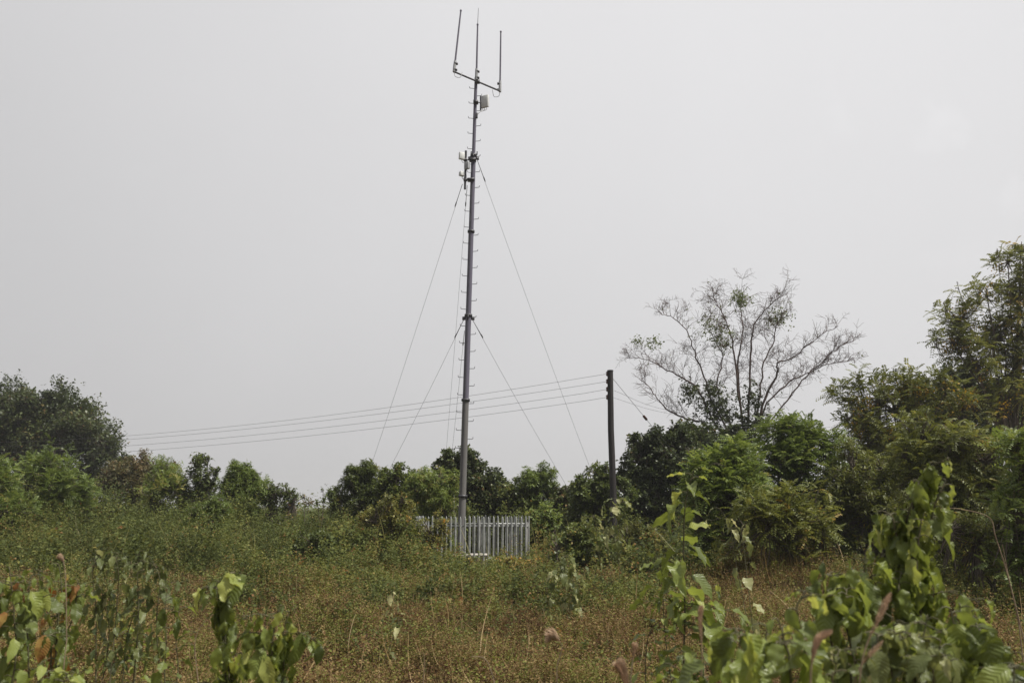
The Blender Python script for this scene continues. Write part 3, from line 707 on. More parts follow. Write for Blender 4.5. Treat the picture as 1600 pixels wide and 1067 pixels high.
tree('small_tree', 'green broad-leaved young tree with a dark tuft on top, second left of the mast', 'tree', 34,
     [(618, 750, 18), (625, 732, 9), (608, 760, 16), (640, 760, 18), (620, 780, 26), (646, 745, 8), (600, 740, 5)], 'broad', .13, 'mid', 14, 10, .5, .15, tint=.5, trunk_r=.05, rs=1.28)
tree('shrub', 'pale yellow green feathery shrub immediately left of the mast', 'shrub', 32,
     [(672, 760, 24), (690, 745, 16), (655, 772, 22), (690, 780, 22), (668, 790, 26), (700, 765, 14)], 'fine', .14, 'light', 17, 12, .5, .3, tint=.65, trunk_r=.05, up=.6, rs=1.28)
tree('small_tree', 'dark tree behind the mast with one drooping tip', 'tree', 38,
     [(715, 735, 24), (700, 722, 13), (735, 745, 22), (740, 710, 8, 5), (680, 738, 9), (722, 770, 32), (742, 722, 5, 8)], 'broad', .15, 'dark', 12, 11, .6, .35, tint=.5, trunk_r=.09, rs=1.28)
tree('shrub', 'dark rounded tree crown just right of the mast', 'tree', 37,
     [(758, 765, 22), (778, 765, 18), (765, 785, 24), (790, 780, 16), (745, 760, 12)], 'broad', .15, 'dark', 12, 11, .55, .2, tint=.5, trunk_r=.07, rs=1.28)
tree('shrub', 'low green shrub between the dark crown and the round light crown', 'shrub', 36,
     [(805, 775, 15), (815, 785, 18), (800, 790, 18), (822, 765, 8)], 'broad', .13, 'mid', 13, 10, .5, .15, tint=.5, trunk_r=.05, rs=1.28)
tree('small_tree', 'small tree with a round light green crown right of the fence', 'tree', 36,
     [(842, 755, 20), (855, 765, 18), (832, 772, 16), (848, 785, 22), (838, 744, 9)], 'fine', .16, 'light', 17, 12, .5, .3, tint=.35, trunk_r=.05, up=.6, rs=1.28)
tree('shrub', 'dark low shrub right of the round light green crown', 'shrub', 36,
     [(880, 780, 14), (872, 792, 18), (895, 775, 12), (885, 762, 4), (890, 795, 20)], 'broad', .13, 'dark', 13, 10, .5, .15, tint=.65, trunk_r=.05, rs=1.28)
tree('shrub', 'bright green shrub below the round light crown beside the fence corner', 'shrub', 31,
     [(855, 800, 15), (842, 812, 15), (862, 818, 14)], 'broad', .12, 'light', 16, 10, .45, .15, tint=.6, trunk_r=.04, rs=1.28)
tree('small_tree', 'green tree immediately left of the power pole', 'tree', 33,
     [(925, 755, 20), (940, 745, 16), (912, 775, 20), (945, 770, 22), (930, 790, 28), (905, 750, 7), (962, 758, 14), (948, 728, 6)], 'broad', .13, 'mid', 14, 11, .5, .2, tint=.4, trunk_r=.07, rs=1.28)
tree('broad_tree', 'dense dark tree immediately right of the power pole', 'tree', 36,
     [(1010, 695, 22), (1000, 720, 24), (1035, 705, 28), (1030, 745, 38), (990, 755, 26), (1070, 735, 40), (1040, 790, 46), (1000, 800, 36), (1055, 690, 20), (990, 690, 7)], 'broad', .16, 'dark', 12, 11, .6, .2, tint=.42, trunk_r=.14)
tree('broad_tree', 'dense dark bushy tree beneath the left side of the bare tree', 'tree', 39,
     [(1095, 690, 32), (1125, 700, 30), (1085, 720, 36), (1140, 735, 36), (1110, 760, 46), (1070, 690, 16), (1150, 690, 20)], 'broad', .17, 'dark', 11, 11, .6, .2, tint=.42, trunk_r=.15)
tree('feathery_tree', 'light green feathery young tree with long arching fronds left of the bare trunks', 'tree', 22,
     [(1110, 755, 34), (1145, 735, 30), (1090, 780, 26), (1135, 780, 36), (1165, 765, 26), (1175, 722, 16)], 'pinnate', .10, 'light', 4.6, 5, .6, .32, tint=.5, trunk_r=.035, up=.6, stems=2, rs=1.22)
tree('feathery_tree', 'tall light green feathery tree right of the bare trunks', 'tree', 25,
     [(1225, 680, 24), (1255, 690, 28), (1210, 720, 26), (1245, 740, 40), (1290, 705, 26), (1280, 760, 36), (1205, 770, 30), (1235, 665, 14), (1265, 670, 12)], 'pinnate', .10, 'light', 4.2, 5, .6, .28, tint=.42, trunk_r=.05, up=.6, stems=2, rs=1.22)
tree('feathery_tree', 'small thin-stemmed feathery tree before the dark slope shrubs', 'tree', 20,
     [(1175, 800, 26), (1200, 820, 24), (1235, 815, 28), (1270, 800, 26), (1290, 825, 24), (1215, 790, 22)], 'pinnate', .085, 'feather', 5, 5, .45, .3, tint=.55, trunk_r=.025, up=.6, stems=3, rs=1.22)
tree('flowering_tree', 'flowering tree with yellow flower sprays on its left edge', 'tree', 30,
     [(1330, 625, 28), (1322, 655, 22), (1365, 625, 32), (1345, 665, 34), (1400, 640, 38), (1340, 588, 14), (1415, 598, 18), (1378, 595, 14), (1440, 625, 32), (1390, 690, 38), (1420, 585, 12, 16), (1475, 610, 22), (1500, 640, 30), (1350, 700, 26)], 'pinnate', .105, 'feather', 2.1, 5, .8, .3, tint=.42, trunk_r=.14, flowers=.12, up=.6, rs=1.08, inner=.3)
tree('flowering_tree', 'tallest leafy tree rising at the right edge with faded yellow flowers', 'tree', 33,
     [(1560, 530, 52), (1500, 500, 34), (1490, 535, 30), (1600, 470, 44), (1520, 570, 40), (1580, 590, 50), (1540, 465, 26), (1500, 450, 14, 16), (1480, 482, 16), (1575, 410, 22), (1600, 390, 22), (1560, 400, 10, 8), (1462, 540, 12, 8), (1650, 540, 70), (1640, 420, 50), (1560, 640, 44)], 'pinnate', .115, 'feather', 2.3, 5, .8, .35, tint=.55, trunk_r=.2, flowers=.06, up=.5, rs=1.0, inner=.25, skirt=False)
tree('broad_tree', 'dark leafy tree between the two flowering trees', 'tree', 37,
     [(1500, 620, 36), (1530, 640, 40), (1470, 650, 36), (1570, 660, 44), (1480, 690, 40), (1600, 640, 40)], 'broad', .16, 'dark', 10, 11, .6, .2, tint=.5, trunk_r=.15, rs=1.22)
tree('feathery_shrub', 'broad shrub with layered shiny grey green fronds in front of the flowering trees', 'shrub', 21,
     [(1440, 690, 32), (1480, 700, 32), (1500, 740, 40), (1540, 720, 36), (1465, 760, 32), (1530, 780, 40), (1430, 740, 26), (1500, 810, 34), (1410, 720, 20), (1575, 770, 30)], 'pinnate', .085, 'feather', 4.0, 5, .5, .3, tint=.42, trunk_r=.06, up=.25, stems=3, rs=1.22)
tree('feathery_shrub', 'bright green fronded shrub at the right edge of the view', 'shrub', 16,
     [(1590, 690, 24), (1610, 710, 34), (1595, 740, 28), (1585, 790, 30), (1620, 780, 40)], 'pinnate', .075, 'light', 6, 5, .4, .25, tint=.5, trunk_r=.04, up=.4, stems=2)
tree('shrub', 'dark shrub with dense foliage low between the feathery trees and the layered shrub', 'shrub', 24,
     [(1330, 740, 34), (1360, 770, 34), (1320, 780, 30), (1380, 735, 30), (1350, 810, 36), (1400, 800, 30)], 'fine', .15, 'feather', 11, 12, .5, .25, tint=.35, trunk_r=.06, stems=3, rs=1.22)
tree('shrub', 'grey green low shrub under the layered fronds on the right', 'shrub', 17,
     [(1480, 830, 30), (1520, 845, 30), (1555, 830, 28), (1590, 840, 26)], 'fine', .1, 'feather', 16, 12, .4, .25, tint=.5, trunk_r=.03, stems=3, rs=1.22)
tree('shrub', 'rounded grey green bush in the middle of the left scrub', 'shrub', 29,
     [(320, 800, 24), (338, 808, 22), (305, 815, 22), (325, 832, 24)], 'fine', .11, 'light', 20, 12, .4, .25, tint=.3, trunk_r=.035, stems=3)
tree('shrub', 'dark dense shrub at the front of the left scrub', 'shrub', 25,
     [(490, 850, 22), (510, 862, 20), (470, 862, 18), (500, 875, 20)], 'broad', .085, 'mid', 24, 10, .35, .2, tint=.3, trunk_r=.03, stems=3)
tree('shrub', 'yellowish creeper-covered bush hiding the left part of the fence', 'shrub', 26.5,
     [(610, 800, 22), (640, 815, 26), (600, 830, 26), (655, 845, 24), (628, 780, 13), (585, 815, 20), (690, 820, 15), (672, 832, 15), (640, 865, 26)], 'broad', .085, 'olive', 20, 10, .5, .3, tint=.45, trunk_r=.035, stems=3, tvar=.2)
tree('shrub', 'yellow green bush with orange leaves at the foot of the fence', 'shrub', 24,
     [(780, 880, 14), (810, 890, 18), (835, 885, 16), (800, 900, 18), (735, 878, 10)], 'broad', .1, 'olive', 20, 9, .35, .2, tint=.7, trunk_r=.02, stems=3, tvar=.22)
tree('shrub', 'grey green bush right of the fence with pale leaves', 'shrub', 24.5,
     [(895, 845, 20), (920, 850, 22), (870, 860, 18), (900, 870, 24), (945, 865, 18)], 'broad', .09, 'mid', 20, 10, .4, .2, tint=.6, trunk_r=.03, stems=3)
tree('shrub', 'leafy green shrub at the foot of the power pole', 'shrub', 27,
     [(1000, 835, 18), (975, 845, 18), (1025, 840, 18), (955, 835, 14)], 'broad', .085, 'olive', 20, 10, .4, .2, tint=.25, trunk_r=.03, stems=3)

# ================================================================== SCRUB (stuff)
def ucol(x, y): return 800+FPX*x/y
def bushes(acc, X, Y, Rr, H, tn, ns, size, k, kind='broad', low=.15, tv=.09):
    """mounded bushes: shoots point outward over a dome of radius Rr and height H"""
    n = len(X); Z = ground_z(X, Y)
    u = rand_unit(n*ns).reshape(n, ns, 3); u[..., 2] = np.abs(u[..., 2])
    q = rng.uniform(.55, 1.0, (n, ns, 1))
    lump = 1+.22*np.sin(u[..., :1]*6+X[:, None, None]*5)*np.sin(u[..., 2:]*5+Y[:, None, None]*7)
    P = u*q*lump*np.stack([Rr, Rr, H], -1)[:, None]
    P = P+np.stack([X, Y, Z+low*H], -1)[:, None]
    D = nrm(u*.7+np.array([0, 0, .8])+rng.normal(0, .3, u.shape))
    L = (H[:, None]*.22+.1)*rng.uniform(.6, 1.5, (n, ns))
    t = np.clip(tn[:, None]+rng.normal(0, tv, (n, ns)), .02, 1)
    P = P.reshape(-1, 3); D = D.reshape(-1, 3); L = L.ravel()
    shoots(acc, P-D*(L*.6)[:, None], D, L, kind, size, t.ravel(), k, .12, 1.8)
def thicket():
    acc, st = Acc(), Acc()
    n = 2900
    Y = 19.5+27.5*rng.random(n)**1.05; U = rng.uniform(-160, 1760, n); X = (U-800)/FPX*Y
    g = lfn(X, Y, .55, .4); g2 = lfn(X, Y, 1.6, 2.1)
    near = np.clip((Y-(23.6+2.6*g+1.0*g2))/3.5, 0, 1)
    H = np.where(U < 150, 1.2+1.5*near, np.where(U < 560, 1.0+1.05*near, np.where(U < 700, .8+1.0*near, np.where(U < 835, np.where(Y > 34, 1.5, .88+.2*near), np.where(U < 1060, .65+.95*near, np.where(U < 1180, .6+1.5*near, .8+1.7*near))))))
    H = H*(1+.12*g2)*rng.uniform(.62, 1.15, n)
    rel = np.stack([X-fb[0], Y-fb[1]], -1); a_ = rel@fx[:2]; b_ = rel@fy[:2]
    inside = (a_ > -.5) & (a_ < FW+.5) & (b_ > -.6) & (b_ < FW+.5)
    keep = (near > .01) & ~((U > 665) & (U < 850) & (Y < 28.9) & (H > 1.2)) & (~inside | (rng.random(n) < .35))
    H = np.where(inside, .42, H)
    X, Y, H, g, g2, U = X[keep], Y[keep], H[keep], g[keep], g2[keep], U[keep]; n = len(X)
    Rr = rng.uniform(.45, 1.0, n)*np.clip(H/1.6, .45, 1.1)
    tn = np.clip(.44+.15*g+.12*g2+rng.normal(0, .22, n)+np.where((U > 540) & (U < 900), .15, 0), 0.04, .93)
    big = rng.random(n) < .35
    bushes(acc, X[~big], Y[~big], Rr[~big], H[~big], tn[~big], 46, .07, 11)
    bushes(acc, X[big], Y[big], Rr[big], H[big], tn[big]-.06, 46, .11, 9, 'fine')
    m = 230; Y = rng.uniform(23.5, 33, m); U = np.where(rng.random(m) < .6, rng.uniform(-100, 680, m), rng.uniform(850, 1650, m)); X = (U-800)/FPX*Y
    bushes(acc, X, Y, rng.uniform(.3, .8, m), rng.uniform(.8, 1.9, m), np.clip(rng.normal(.4, .25, m), 0, .9), 40, .14, 8, 'broad', .15, .14)
    m = 300; Y = rng.uniform(33, 44, m); U = rng.uniform(-60, 1000, m); X = (U-800)/FPX*Y
    Hb = np.where(U < 200, 3.0, np.where(U < 400, 2.6, np.where(U < 540, 1.7, 2.7+.35*np.sin(U*.05))))*rng.uniform(.72, 1.1, m)
    bushes(acc, X, Y, rng.uniform(.6, 1.4, m), Hb, np.clip(rng.normal(.32, .2, m), 0, .9), 110, .12, 10, 'broad', .12, .12)
    m = 560; Y = 12+13*rng.random(m)**.6; U = rng.uniform(-100, 1700, m); X = (U-800)/FPX*Y
    gg = lfn(X, Y, 1.3, 4.2)+.5*lfn(X, Y, 3.1, .7); kp = gg > .55-.08*(Y-12); kp &= ~((U > 1040) & (U < 1260) & (Y < 21)); X, Y, U = X[kp], Y[kp], U[kp]; m = len(X)
    bushes(acc, X, Y, rng.uniform(.3, .75, m)*(.6+Y/40), rng.uniform(.4, 1.0, m)*(.45+Y/34), np.clip(rng.normal(.36, .24, m), 0, .96), 56, .07, 9, 'broad', .12, .14)
    m = 120; Y = rng.uniform(18, 26.5, m); U = rng.uniform(500, 1050, m); X = (U-800)/FPX*Y
    bushes(acc, X, Y, rng.uniform(.35, .8, m), rng.uniform(.5, .95, m), np.clip(rng.normal(.36, .24, m), 0, .96), 60, .085, 9, 'broad', .12, .14)
    m = 420; Y = rng.uniform(9, 24, m); U = rng.uniform(-100, 1700, m); X = (U-800)/FPX*Y; g = lfn(X, Y, 1.1, 7); kp = g > .1; X, Y = X[kp], Y[kp]; m = len(X)
    bushes(acc, X, Y, rng.uniform(.12, .3, m)*(.7+Y/22), rng.uniform(.2, .5, m)*(.6+Y/20), np.clip(rng.normal(.5, .22, m), 0, .95), 16, .062, 7, 'broad', .1, .15)
    m = 1800; Y = rng.uniform(24.5, 40, m); X = (rng.uniform(-100, 1700, m)-800)/FPX*Y
    D = nrm(np.stack([rng.normal(0, .25, m), rng.normal(0, .25, m), np.ones(m)], -1))
    rel = np.stack([X-fb[0], Y-fb[1]], -1); ins_ = (rel@fx[:2] > -2.5) & (rel@fx[:2] < FW+.3) & (rel@fy[:2] > -4) & (rel@fy[:2] < FW+.5)
    st.scatter(BLADE, np.stack([X, Y, ground_z(X, Y)], -1)[~ins_], D[~ins_], rand_unit(m)[~ins_], rng.uniform(1.0, 2.2, m)[~ins_], .2, .5)
    m = 620; Y = rng.uniform(16.5, 26, m); U = rng.uniform(380, 1080, m); X = (U-800)/FPX*Y
    kp = (rng.random(m) < np.clip((Y-15)/9, .1, 1)*np.exp(-((U-760)/260)**2)*1.3+.08); X, Y, U = X[kp], Y[kp], U[kp]; m = len(X)
    bushes(acc, X, Y, rng.uniform(.25, .6, m), rng.uniform(.3, .75, m), np.clip(rng.normal(.55, .22, m), 0, .97), 26, .08, 8, 'broad', .15, .15)
    tag(acc.build('undergrowth', M['thicket']), 'belt of tangled green weeds and scrub around the fence', 'undergrowth', kind='stuff')
    tag(st.build('undergrowth_stems', M['grass']), 'thin upright stems within the belt of green scrub', 'stems', kind='stuff')
thicket()
def far_scrub():
    acc = Acc(); n = 5200
    Y = rng.uniform(50, 130, n); U = rng.uniform(-200, 1800, n); X = (U-800)/FPX*Y
    H = 2.1+.8*lfn(X, Y, .2, 1)+rng.normal(0, .3, n)
    P = np.stack([X, Y, H*.3], -1); D = nrm(rng.normal(0, .35, (n, 3))+np.array([0, 0, 1]))
    shoots(acc, P, D, H*.75, 'broad', .34, np.clip(rng.normal(.4, .15, n), 0, .95), 14, .1, 5)
    tag(acc.build('distant_scrub', M['mid']), 'distant low scrub along the horizon', 'scrub', kind='stuff')
far_scrub()

# ------------------------------------------------------------------ reddish herb layer
def herbs():
    acc, gr = Acc(), Acc()
    def zone(n, y0, y1, size, k, ns, rr, hh):
        Y = np.sqrt(rng.uniform(y0**2, y1**2, n)); X = (rng.uniform(-150, 1750, n)-800)/FPX*Y
        g = lfn(X, Y, .8, 3.3); g2 = lfn(X, Y, 2.4, 1.1)
        far = np.clip((Y-17)/9, 0, 1)
        H = hh*(1+.5*g+.4*g2+.6*far)*rng.uniform(.55, 1.35, n); H = np.clip(H, .06, 1.0)
        Rr = rr*rng.uniform(.5, 1.4, n)
        green = rng.random(n) < np.clip(.30+.28*g2+.35*far+.12*g, .05, .85)
        tn = np.clip(np.where(green, rng.normal(.82, .1, n), .33+.14*g+.12*g2+rng.normal(0, .13, n)), .0, 1)
        bushes(acc, X, Y, Rr, H, tn, ns, size, k, 'broad', .05, .15)
    zone(1500, 4.5, 9, .024, 11, 22, .26, .26)
    zone(3300, 9, 15, .027, 11, 30, .36, .34)
    zone(3400, 15, 22, .038, 10, 28, .46, .38)
    zone(2600, 22, 28, .05, 10, 24, .45, .36)
    zone(650, 8, 22, .036, 12, 70, .6, .7)
    # carpet between the cushions
    for n, y0, y1, size in ((7000, 4.5, 10, .022), (11000, 10, 17, .028), (9000, 17, 27, .045)):
        Y = np.sqrt(rng.uniform(y0**2, y1**2, n)); X = (rng.uniform(-150, 1750, n)-800)/FPX*Y
        D = nrm(np.stack([rng.normal(0, .5, n), rng.normal(0, .5, n), np.ones(n)], -1))
        shoots(acc, np.stack([X, Y, ground_z(X, Y)], -1), D, rng.uniform(.08, .26, n), 'broad', size, np.clip(.25+.12*lfn(X, Y, 1.5, 5)+rng.normal(0, .13, n)+(rng.random(n) < .2)*.5, 0, 1), 10, .1, 3)
    tag(acc.build('ground_cover', M['herb']), 'reddish brown and olive low herbs covering the open ground', 'ground cover', kind='stuff')
    for y0, y1, n, s_ in ((4.5, 10, 330, .5), (10, 20, 750, .55), (20, 28, 500, .7)):
        Y = np.sqrt(rng.uniform(y0**2, y1**2, n)); X = (rng.uniform(-150, 1750, n)-800)/FPX*Y
        for j in range(8):
            q = np.stack([X+rng.normal(0, .09, n), Y+rng.normal(0, .09, n), np.zeros(n)], -1); q[:, 2] = ground_z(q[:, 0], q[:, 1])
            D = nrm(np.stack([rng.normal(0, .5, n), rng.normal(0, .5, n), np.ones(n)], -1))
            gr.scatter(BLADE, q, D, np.stack([D[:, 0], D[:, 1], np.full(n, .2)], -1)+rng.normal(0, .2, (n, 3)), s_*rng.uniform(.4, 1.2, n), np.clip(rng.normal(.5, .25, n), 0, 1), rng.uniform(.3, .6, n))
    n = 420; Y = np.sqrt(rng.uniform(36, 440, n)); X = (rng.uniform(-100, 1700, n)-800)/FPX*Y
    D = nrm(np.stack([rng.normal(0, .8, n), rng.normal(0, .6, n), np.ones(n)*.9], -1))
    gr.scatter(DRY, np.stack([X, Y, ground_z(X, Y)+.1], -1), D, np.stack([D[:, 0], D[:, 1], np.full(n, .1)], -1)+rng.normal(0, .3, (n, 3)), rng.uniform(.35, .8, n), np.clip(rng.normal(.85, .15, n), 0, 1), rng.uniform(.5, 1.1, n))
    n = 3600; X = rng.normal(6.3, 1.7, n); Y = rng.normal(20.3, 1.5, n)
    D = nrm(np.stack([rng.normal(-.2, .55, n), rng.normal(-.3, .45, n), np.ones(n)], -1))
    gr.scatter(BLADE, np.stack([X, Y, ground_z(X, Y)], -1), D, np.stack([D[:, 0], D[:, 1], np.full(n, .2)], -1), rng.uniform(.25, .6, n), np.clip(rng.normal(.42, .15, n), 0, 1), .55)
    tag(gr.build('grass', M['grass']), 'thin dry grass stalks among the low herbs', 'grass', kind='stuff')
herbs()

# ================================================================== FOREGROUND PLANTS
def leafy(name, label, cat, stems, leaf, per_m, droop, mat='bigleaf', tp=BROAD, tint=.5, tvar=.2, orange=0, r=.009, reach=.5, width=1.0, start=.0, stemmat='stem', group=None, side=3):
    ws = []; sides = []
    for s_ in stems:
        pts = [at(px, py, Y) for px, py, Y in s_]
        b = pts[0].copy(); b[2] = float(ground_z(b[0], b[1])); b[:2] += rng.normal(0, .16, 2)
        if pts[0][2]-b[2] > .15: pts = [b]+pts
        ws.append(curve(pts, 8))
    for P in list(ws):
        n_ = len(P); Lp = np.linalg.norm(np.diff(P, axis=0), axis=1).sum()
        for q_ in range(side):
            i_ = int(n_*rng.uniform(max(start, .3), .95)); d_ = nrm(np.array([rng.normal(), rng.normal()*.8, rng.uniform(-.1, .7)]))
            l_ = leaf*rng.uniform(.9, 2.1)
            ws.append(curve([P[i_], P[i_]+d_*l_*.5, P[i_]+d_*l_+np.array([0, 0, -droop*.35*l_])], 5)); sides.append(len(ws)-1)
    base = ws[0][0]
    root = thing(name, base, label, cat, group); st, lf, of = Acc(), Acc(), Acc()
    for wi, P in enumerate(ws):
        st0 = 0.1 if wi in sides else start; r_ = r*.45 if wi in sides else r
        n = len(P); st.tube(P, np.linspace(r_, r_*.35, n), 6)
        seg = np.linalg.norm(np.diff(P, axis=0), axis=1); cum = np.concatenate([[0], np.cumsum(seg)]); Lt = cum[-1]
        m = int(Lt*(1-st0)*per_m); 
        if m < 2: m = 2
        s_ = np.linspace(st0*Lt, Lt, m)+rng.normal(0, .01, m); s_ = np.clip(s_, 0, Lt)
        Q = np.stack([np.interp(s_, cum, P[:, i]) for i in range(3)], -1)
        ang = GA*np.arange(m)+rng.uniform(0, 1, m)
        rad_ = np.stack([np.cos(ang), np.sin(ang), np.zeros(m)], -1)
        sz = leaf*(.35+.95*rng.random(m)**.8)*np.where(s_/Lt > .96, .6, 1)
        pet = leaf*reach*rng.uniform(.5, 1.3, m)
        A0 = Q+rad_*pet[:, None]+np.array([0, 0, 1])*(pet*.35*(1-droop))[:, None]
        for i in range(m): st.tube([Q[i], (Q[i]+A0[i])/2+np.array([0, 0, .15*pet[i]]), A0[i]], [.0035, .003, .0025], 4, cap=False)
        dr = np.clip(droop+rng.normal(0, .15, m), 0, 1)
        D = rad_*(1-dr)[:, None]+np.array([0, 0, -1.])*dr[:, None]+rng.normal(0, .12, (m, 3))+np.array([0, 0, .15])
        Nn = rad_*dr[:, None]+np.array([0, 0, 1.])*(1.05-dr)[:, None]+rng.normal(0, .22, (m, 3))
        tn = np.clip(rng.normal(tint, tvar, m), 0.02, 1)
        isO = rng.random(m) < orange
        W = width*rng.uniform(.8, 1.15, m)
        kind_ = rng.integers(0, 3, m)
        for q_, tp_ in enumerate((tp, CURLY, FLAT)):
            z_ = ~isO & (kind_ == q_); lf.scatter(tp_, A0[z_], D[z_], Nn[z_], sz[z_], tn[z_], W[z_])
        of.scatter(tp, A0[isO], D[isO], Nn[isO], sz[isO], tn[isO], W[isO])
    st.build('stem', M[stemmat], root, smooth=True)
    lf.build('foliage', M[mat], root, smooth=True)
    if of.n: of.build('dying_foliage', M['orangeleaf'], root, smooth=True)
    return root
# tall thin sapling right of centre
leafy('sapling', 'tall thin dark-stemmed sapling with large leaves in front of the dark trees', 'sapling',
      [[(1069, 1060, 7.2), (1070, 960, 7.2), (1068, 850, 7.2), (1072, 780, 7.2), (1084, 735, 7.1)]], .22, 20, .3, 'bigleaf', BROAD, .5, .22, r=.011, reach=.35, start=.30)
leafy('weed_plant', 'pale-leaved weed clump left around the foot of the tall thin sapling', 'weed',
      [[(1040, 1000, 7.6), (1035, 900, 7.6), (1022, 865, 7.5)], [(1100, 1010, 7.5), (1105, 950, 7.5), (1115, 915, 7.4)], [(1010, 1010, 7.7), (1040, 960, 7.7), (1050, 925, 7.7)]], .15, 16, .4, 'bigleaf', BROAD, .5, .25, r=.006, reach=.4, start=.35)
# vine-draped stem
leafy('vine_draped_stem', 'tall plant draped in hanging green leaves arching right at its top', 'vine',
      [[(1440, 1060, 4.6), (1425, 940, 4.6), (1430, 850, 4.6), (1428, 780, 4.6), (1450, 735, 4.6), (1482, 716, 4.5)],
       [(1430, 900, 4.6), (1405, 850, 4.6), (1395, 810, 4.6), (1385, 800, 4.6)],
       [(1435, 900, 4.65), (1450, 840, 4.6), (1460, 790, 4.6), (1478, 750, 4.6)],
       [(1420, 1000, 4.7), (1420, 900, 4.7), (1410, 860, 4.65), (1420, 800, 4.6), (1440, 760, 4.6)],
       [(1440, 960, 4.5), (1432, 880, 4.5), (1440, 810, 4.5)]], .17, 46, .86, 'bigleaf', BROAD, .58, .24, r=.011, reach=.28, width=.85, start=.30, side=1)
leafy('leafy_plant', 'plant with one pale crumpled leaf at its top left, beside the vine-draped stem', 'plant',
      [[(1300, 1010, 4.4), (1290, 930, 4.4), (1285, 880, 4.4)], [(1330, 1010, 4.3), (1325, 940, 4.3), (1330, 890, 4.3)],
       [(1345, 1000, 4.5), (1350, 900, 4.5), (1352, 862, 4.5)], [(1380, 990, 4.6), (1370, 920, 4.6), (1360, 900, 4.5)]], .165, 30, .70, 'bigleaf', BROAD, .62, .25, r=.008, reach=.35, start=.42, side=1)
leafy('leafy_plant', 'large-leaved plant with ribbed shiny leaves at the bottom right of centre', 'plant',
      [[(1150, 1080, 3.4), (1155, 1010, 3.4), (1160, 985, 3.4)], [(1190, 1080, 3.5), (1195, 1010, 3.5), (1200, 975, 3.5)], [(1235, 1080, 3.4), (1225, 1000, 3.4), (1215, 965, 3.4)],
       [(1120, 1080, 3.6), (1120, 1040, 3.6), (1122, 1018, 3.6)], [(1260, 1080, 3.5), (1255, 1000, 3.5), (1245, 950, 3.5), (1258, 925, 3.5)]], .155, 30, .6, 'bigleaf', BROAD, .65, .25, r=.007, reach=.35, start=.5, width=1.05, side=1)
leafy('leafy_plant', 'heavy drooping green leaf clump low near the right edge', 'plant',
      [[(1500, 1080, 3.9), (1495, 1000, 3.9), (1485, 950, 3.9)], [(1530, 1080, 4.0), (1525, 1010, 4.0), (1515, 960, 3.9)], [(1550, 1080, 4.0), (1545, 1020, 4.0), (1540, 990, 3.9)], [(1510, 1080, 4.1), (1500, 1010, 4.1), (1500, 945, 4.0)]], .165, 34, .8, 'bigleaf', BROAD, .5, .2, r=.008, reach=.3, start=.45, side=1)
leafy('leafy_plant', 'pale green tangled leafy plant at the bottom under the vine-draped stem', 'plant',
      [[(1400, 1080, 3.7), (1400, 1020, 3.7), (1395, 965, 3.7)], [(1430, 1080, 3.7), (1440, 1010, 3.7), (1450, 960, 3.7)], [(1370, 1080, 3.6), (1375, 1030, 3.6), (1370, 990, 3.6)],
       [(1460, 1080, 3.6), (1465, 1030, 3.6), (1470, 1000, 3.6)], [(1330, 1080, 3.7), (1335, 1040, 3.7), (1330, 1000, 3.7)], [(1300, 1090, 3.5), (1305, 1050, 3.5), (1310, 1015, 3.5)]], .115, 36, .55, 'paleleaf', BROAD, .55, .22, r=.006, reach=.5, start=.45, side=1)
leafy('leafy_plant', 'low dark leaves in the bottom right corner', 'plant',
      [[(1585, 1090, 3.4), (1590, 1040, 3.4)], [(1560, 1090, 3.5), (1565, 1050, 3.5)], [(1610, 1090, 3.6), (1605, 1010, 3.6)]], .15, 24, .6, 'bigleaf', BROAD, .3, .15, r=.006, start=.5, side=1)
leafy('leafy_plant', 'small sunlit leafy plant at the bottom between the grass plume and the ribbed-leaf plant', 'plant',
      [[(1080, 1090, 4.2), (1085, 1040, 4.2), (1060, 1020, 4.2)], [(1050, 1090, 4.3), (1048, 1060, 4.3)]], .11, 22, .4, 'bigleaf', BROAD, .6, .2, r=.005, start=.55, side=1)
# left side
leafy('leafy_plant', 'plant with orange and yellow dying leaves near the left edge', 'plant',
      [[(88, 1060, 6.4), (90, 980, 6.4), (96, 920, 6.4), (92, 880, 6.4)], [(95, 1040, 6.5), (115, 960, 6.5), (122, 905, 6.5)], [(80, 1020, 6.4), (70, 930, 6.4), (60, 895, 6.4)]], .13, 24, .7, 'bigleaf', BROAD, .5, .2, orange=.26, r=.008, start=.45)
leafy('leafy_plant', 'green plant with scattered orange leaves cut by the left edge', 'plant',
      [[(20, 1060, 5.6), (22, 960, 5.6), (15, 890, 5.6)], [(45, 1060, 5.8), (42, 960, 5.8), (48, 900, 5.8)], [(-5, 1070, 5.6), (0, 960, 5.6), (-6, 900, 5.6)]], .13, 28, .7, 'bigleaf', BROAD, .45, .22, orange=.08, r=.008, start=.35)
leafy('leafy_plant', 'wide clump of grey green lobed leaves on the left', 'plant',
      [[(180, 980, 8.2), (185, 900, 8.2), (180, 870, 8.2)], [(215, 990, 8.2), (215, 900, 8.2), (218, 860, 8.2)], [(245, 990, 8.2), (250, 910, 8.2), (240, 880, 8.2)],
       [(200, 990, 8.4), (230, 930, 8.4), (262, 915, 8.4)], [(170, 1000, 8.4), (160, 930, 8.4), (165, 900, 8.4)], [(150, 960, 8.3), (145, 900, 8.3), (150, 860, 8.3)]], .125, 24, .6, 'paleleaf', BROAD, .42, .2, r=.007, start=.45)
leafy('leafy_plant', 'thin dark-stemmed plant between the grey green clump and the drooping-leaved one', 'plant',
      [[(258, 1067, 7.0), (260, 1000, 7.0), (258, 950, 7.0), (262, 920, 7.0)], [(276, 1067, 7.0), (275, 1000, 7.0), (280, 950, 7.0)]], .12, 14, .5, 'bigleaf', BROAD, .4, .2, r=.006, start=.5)
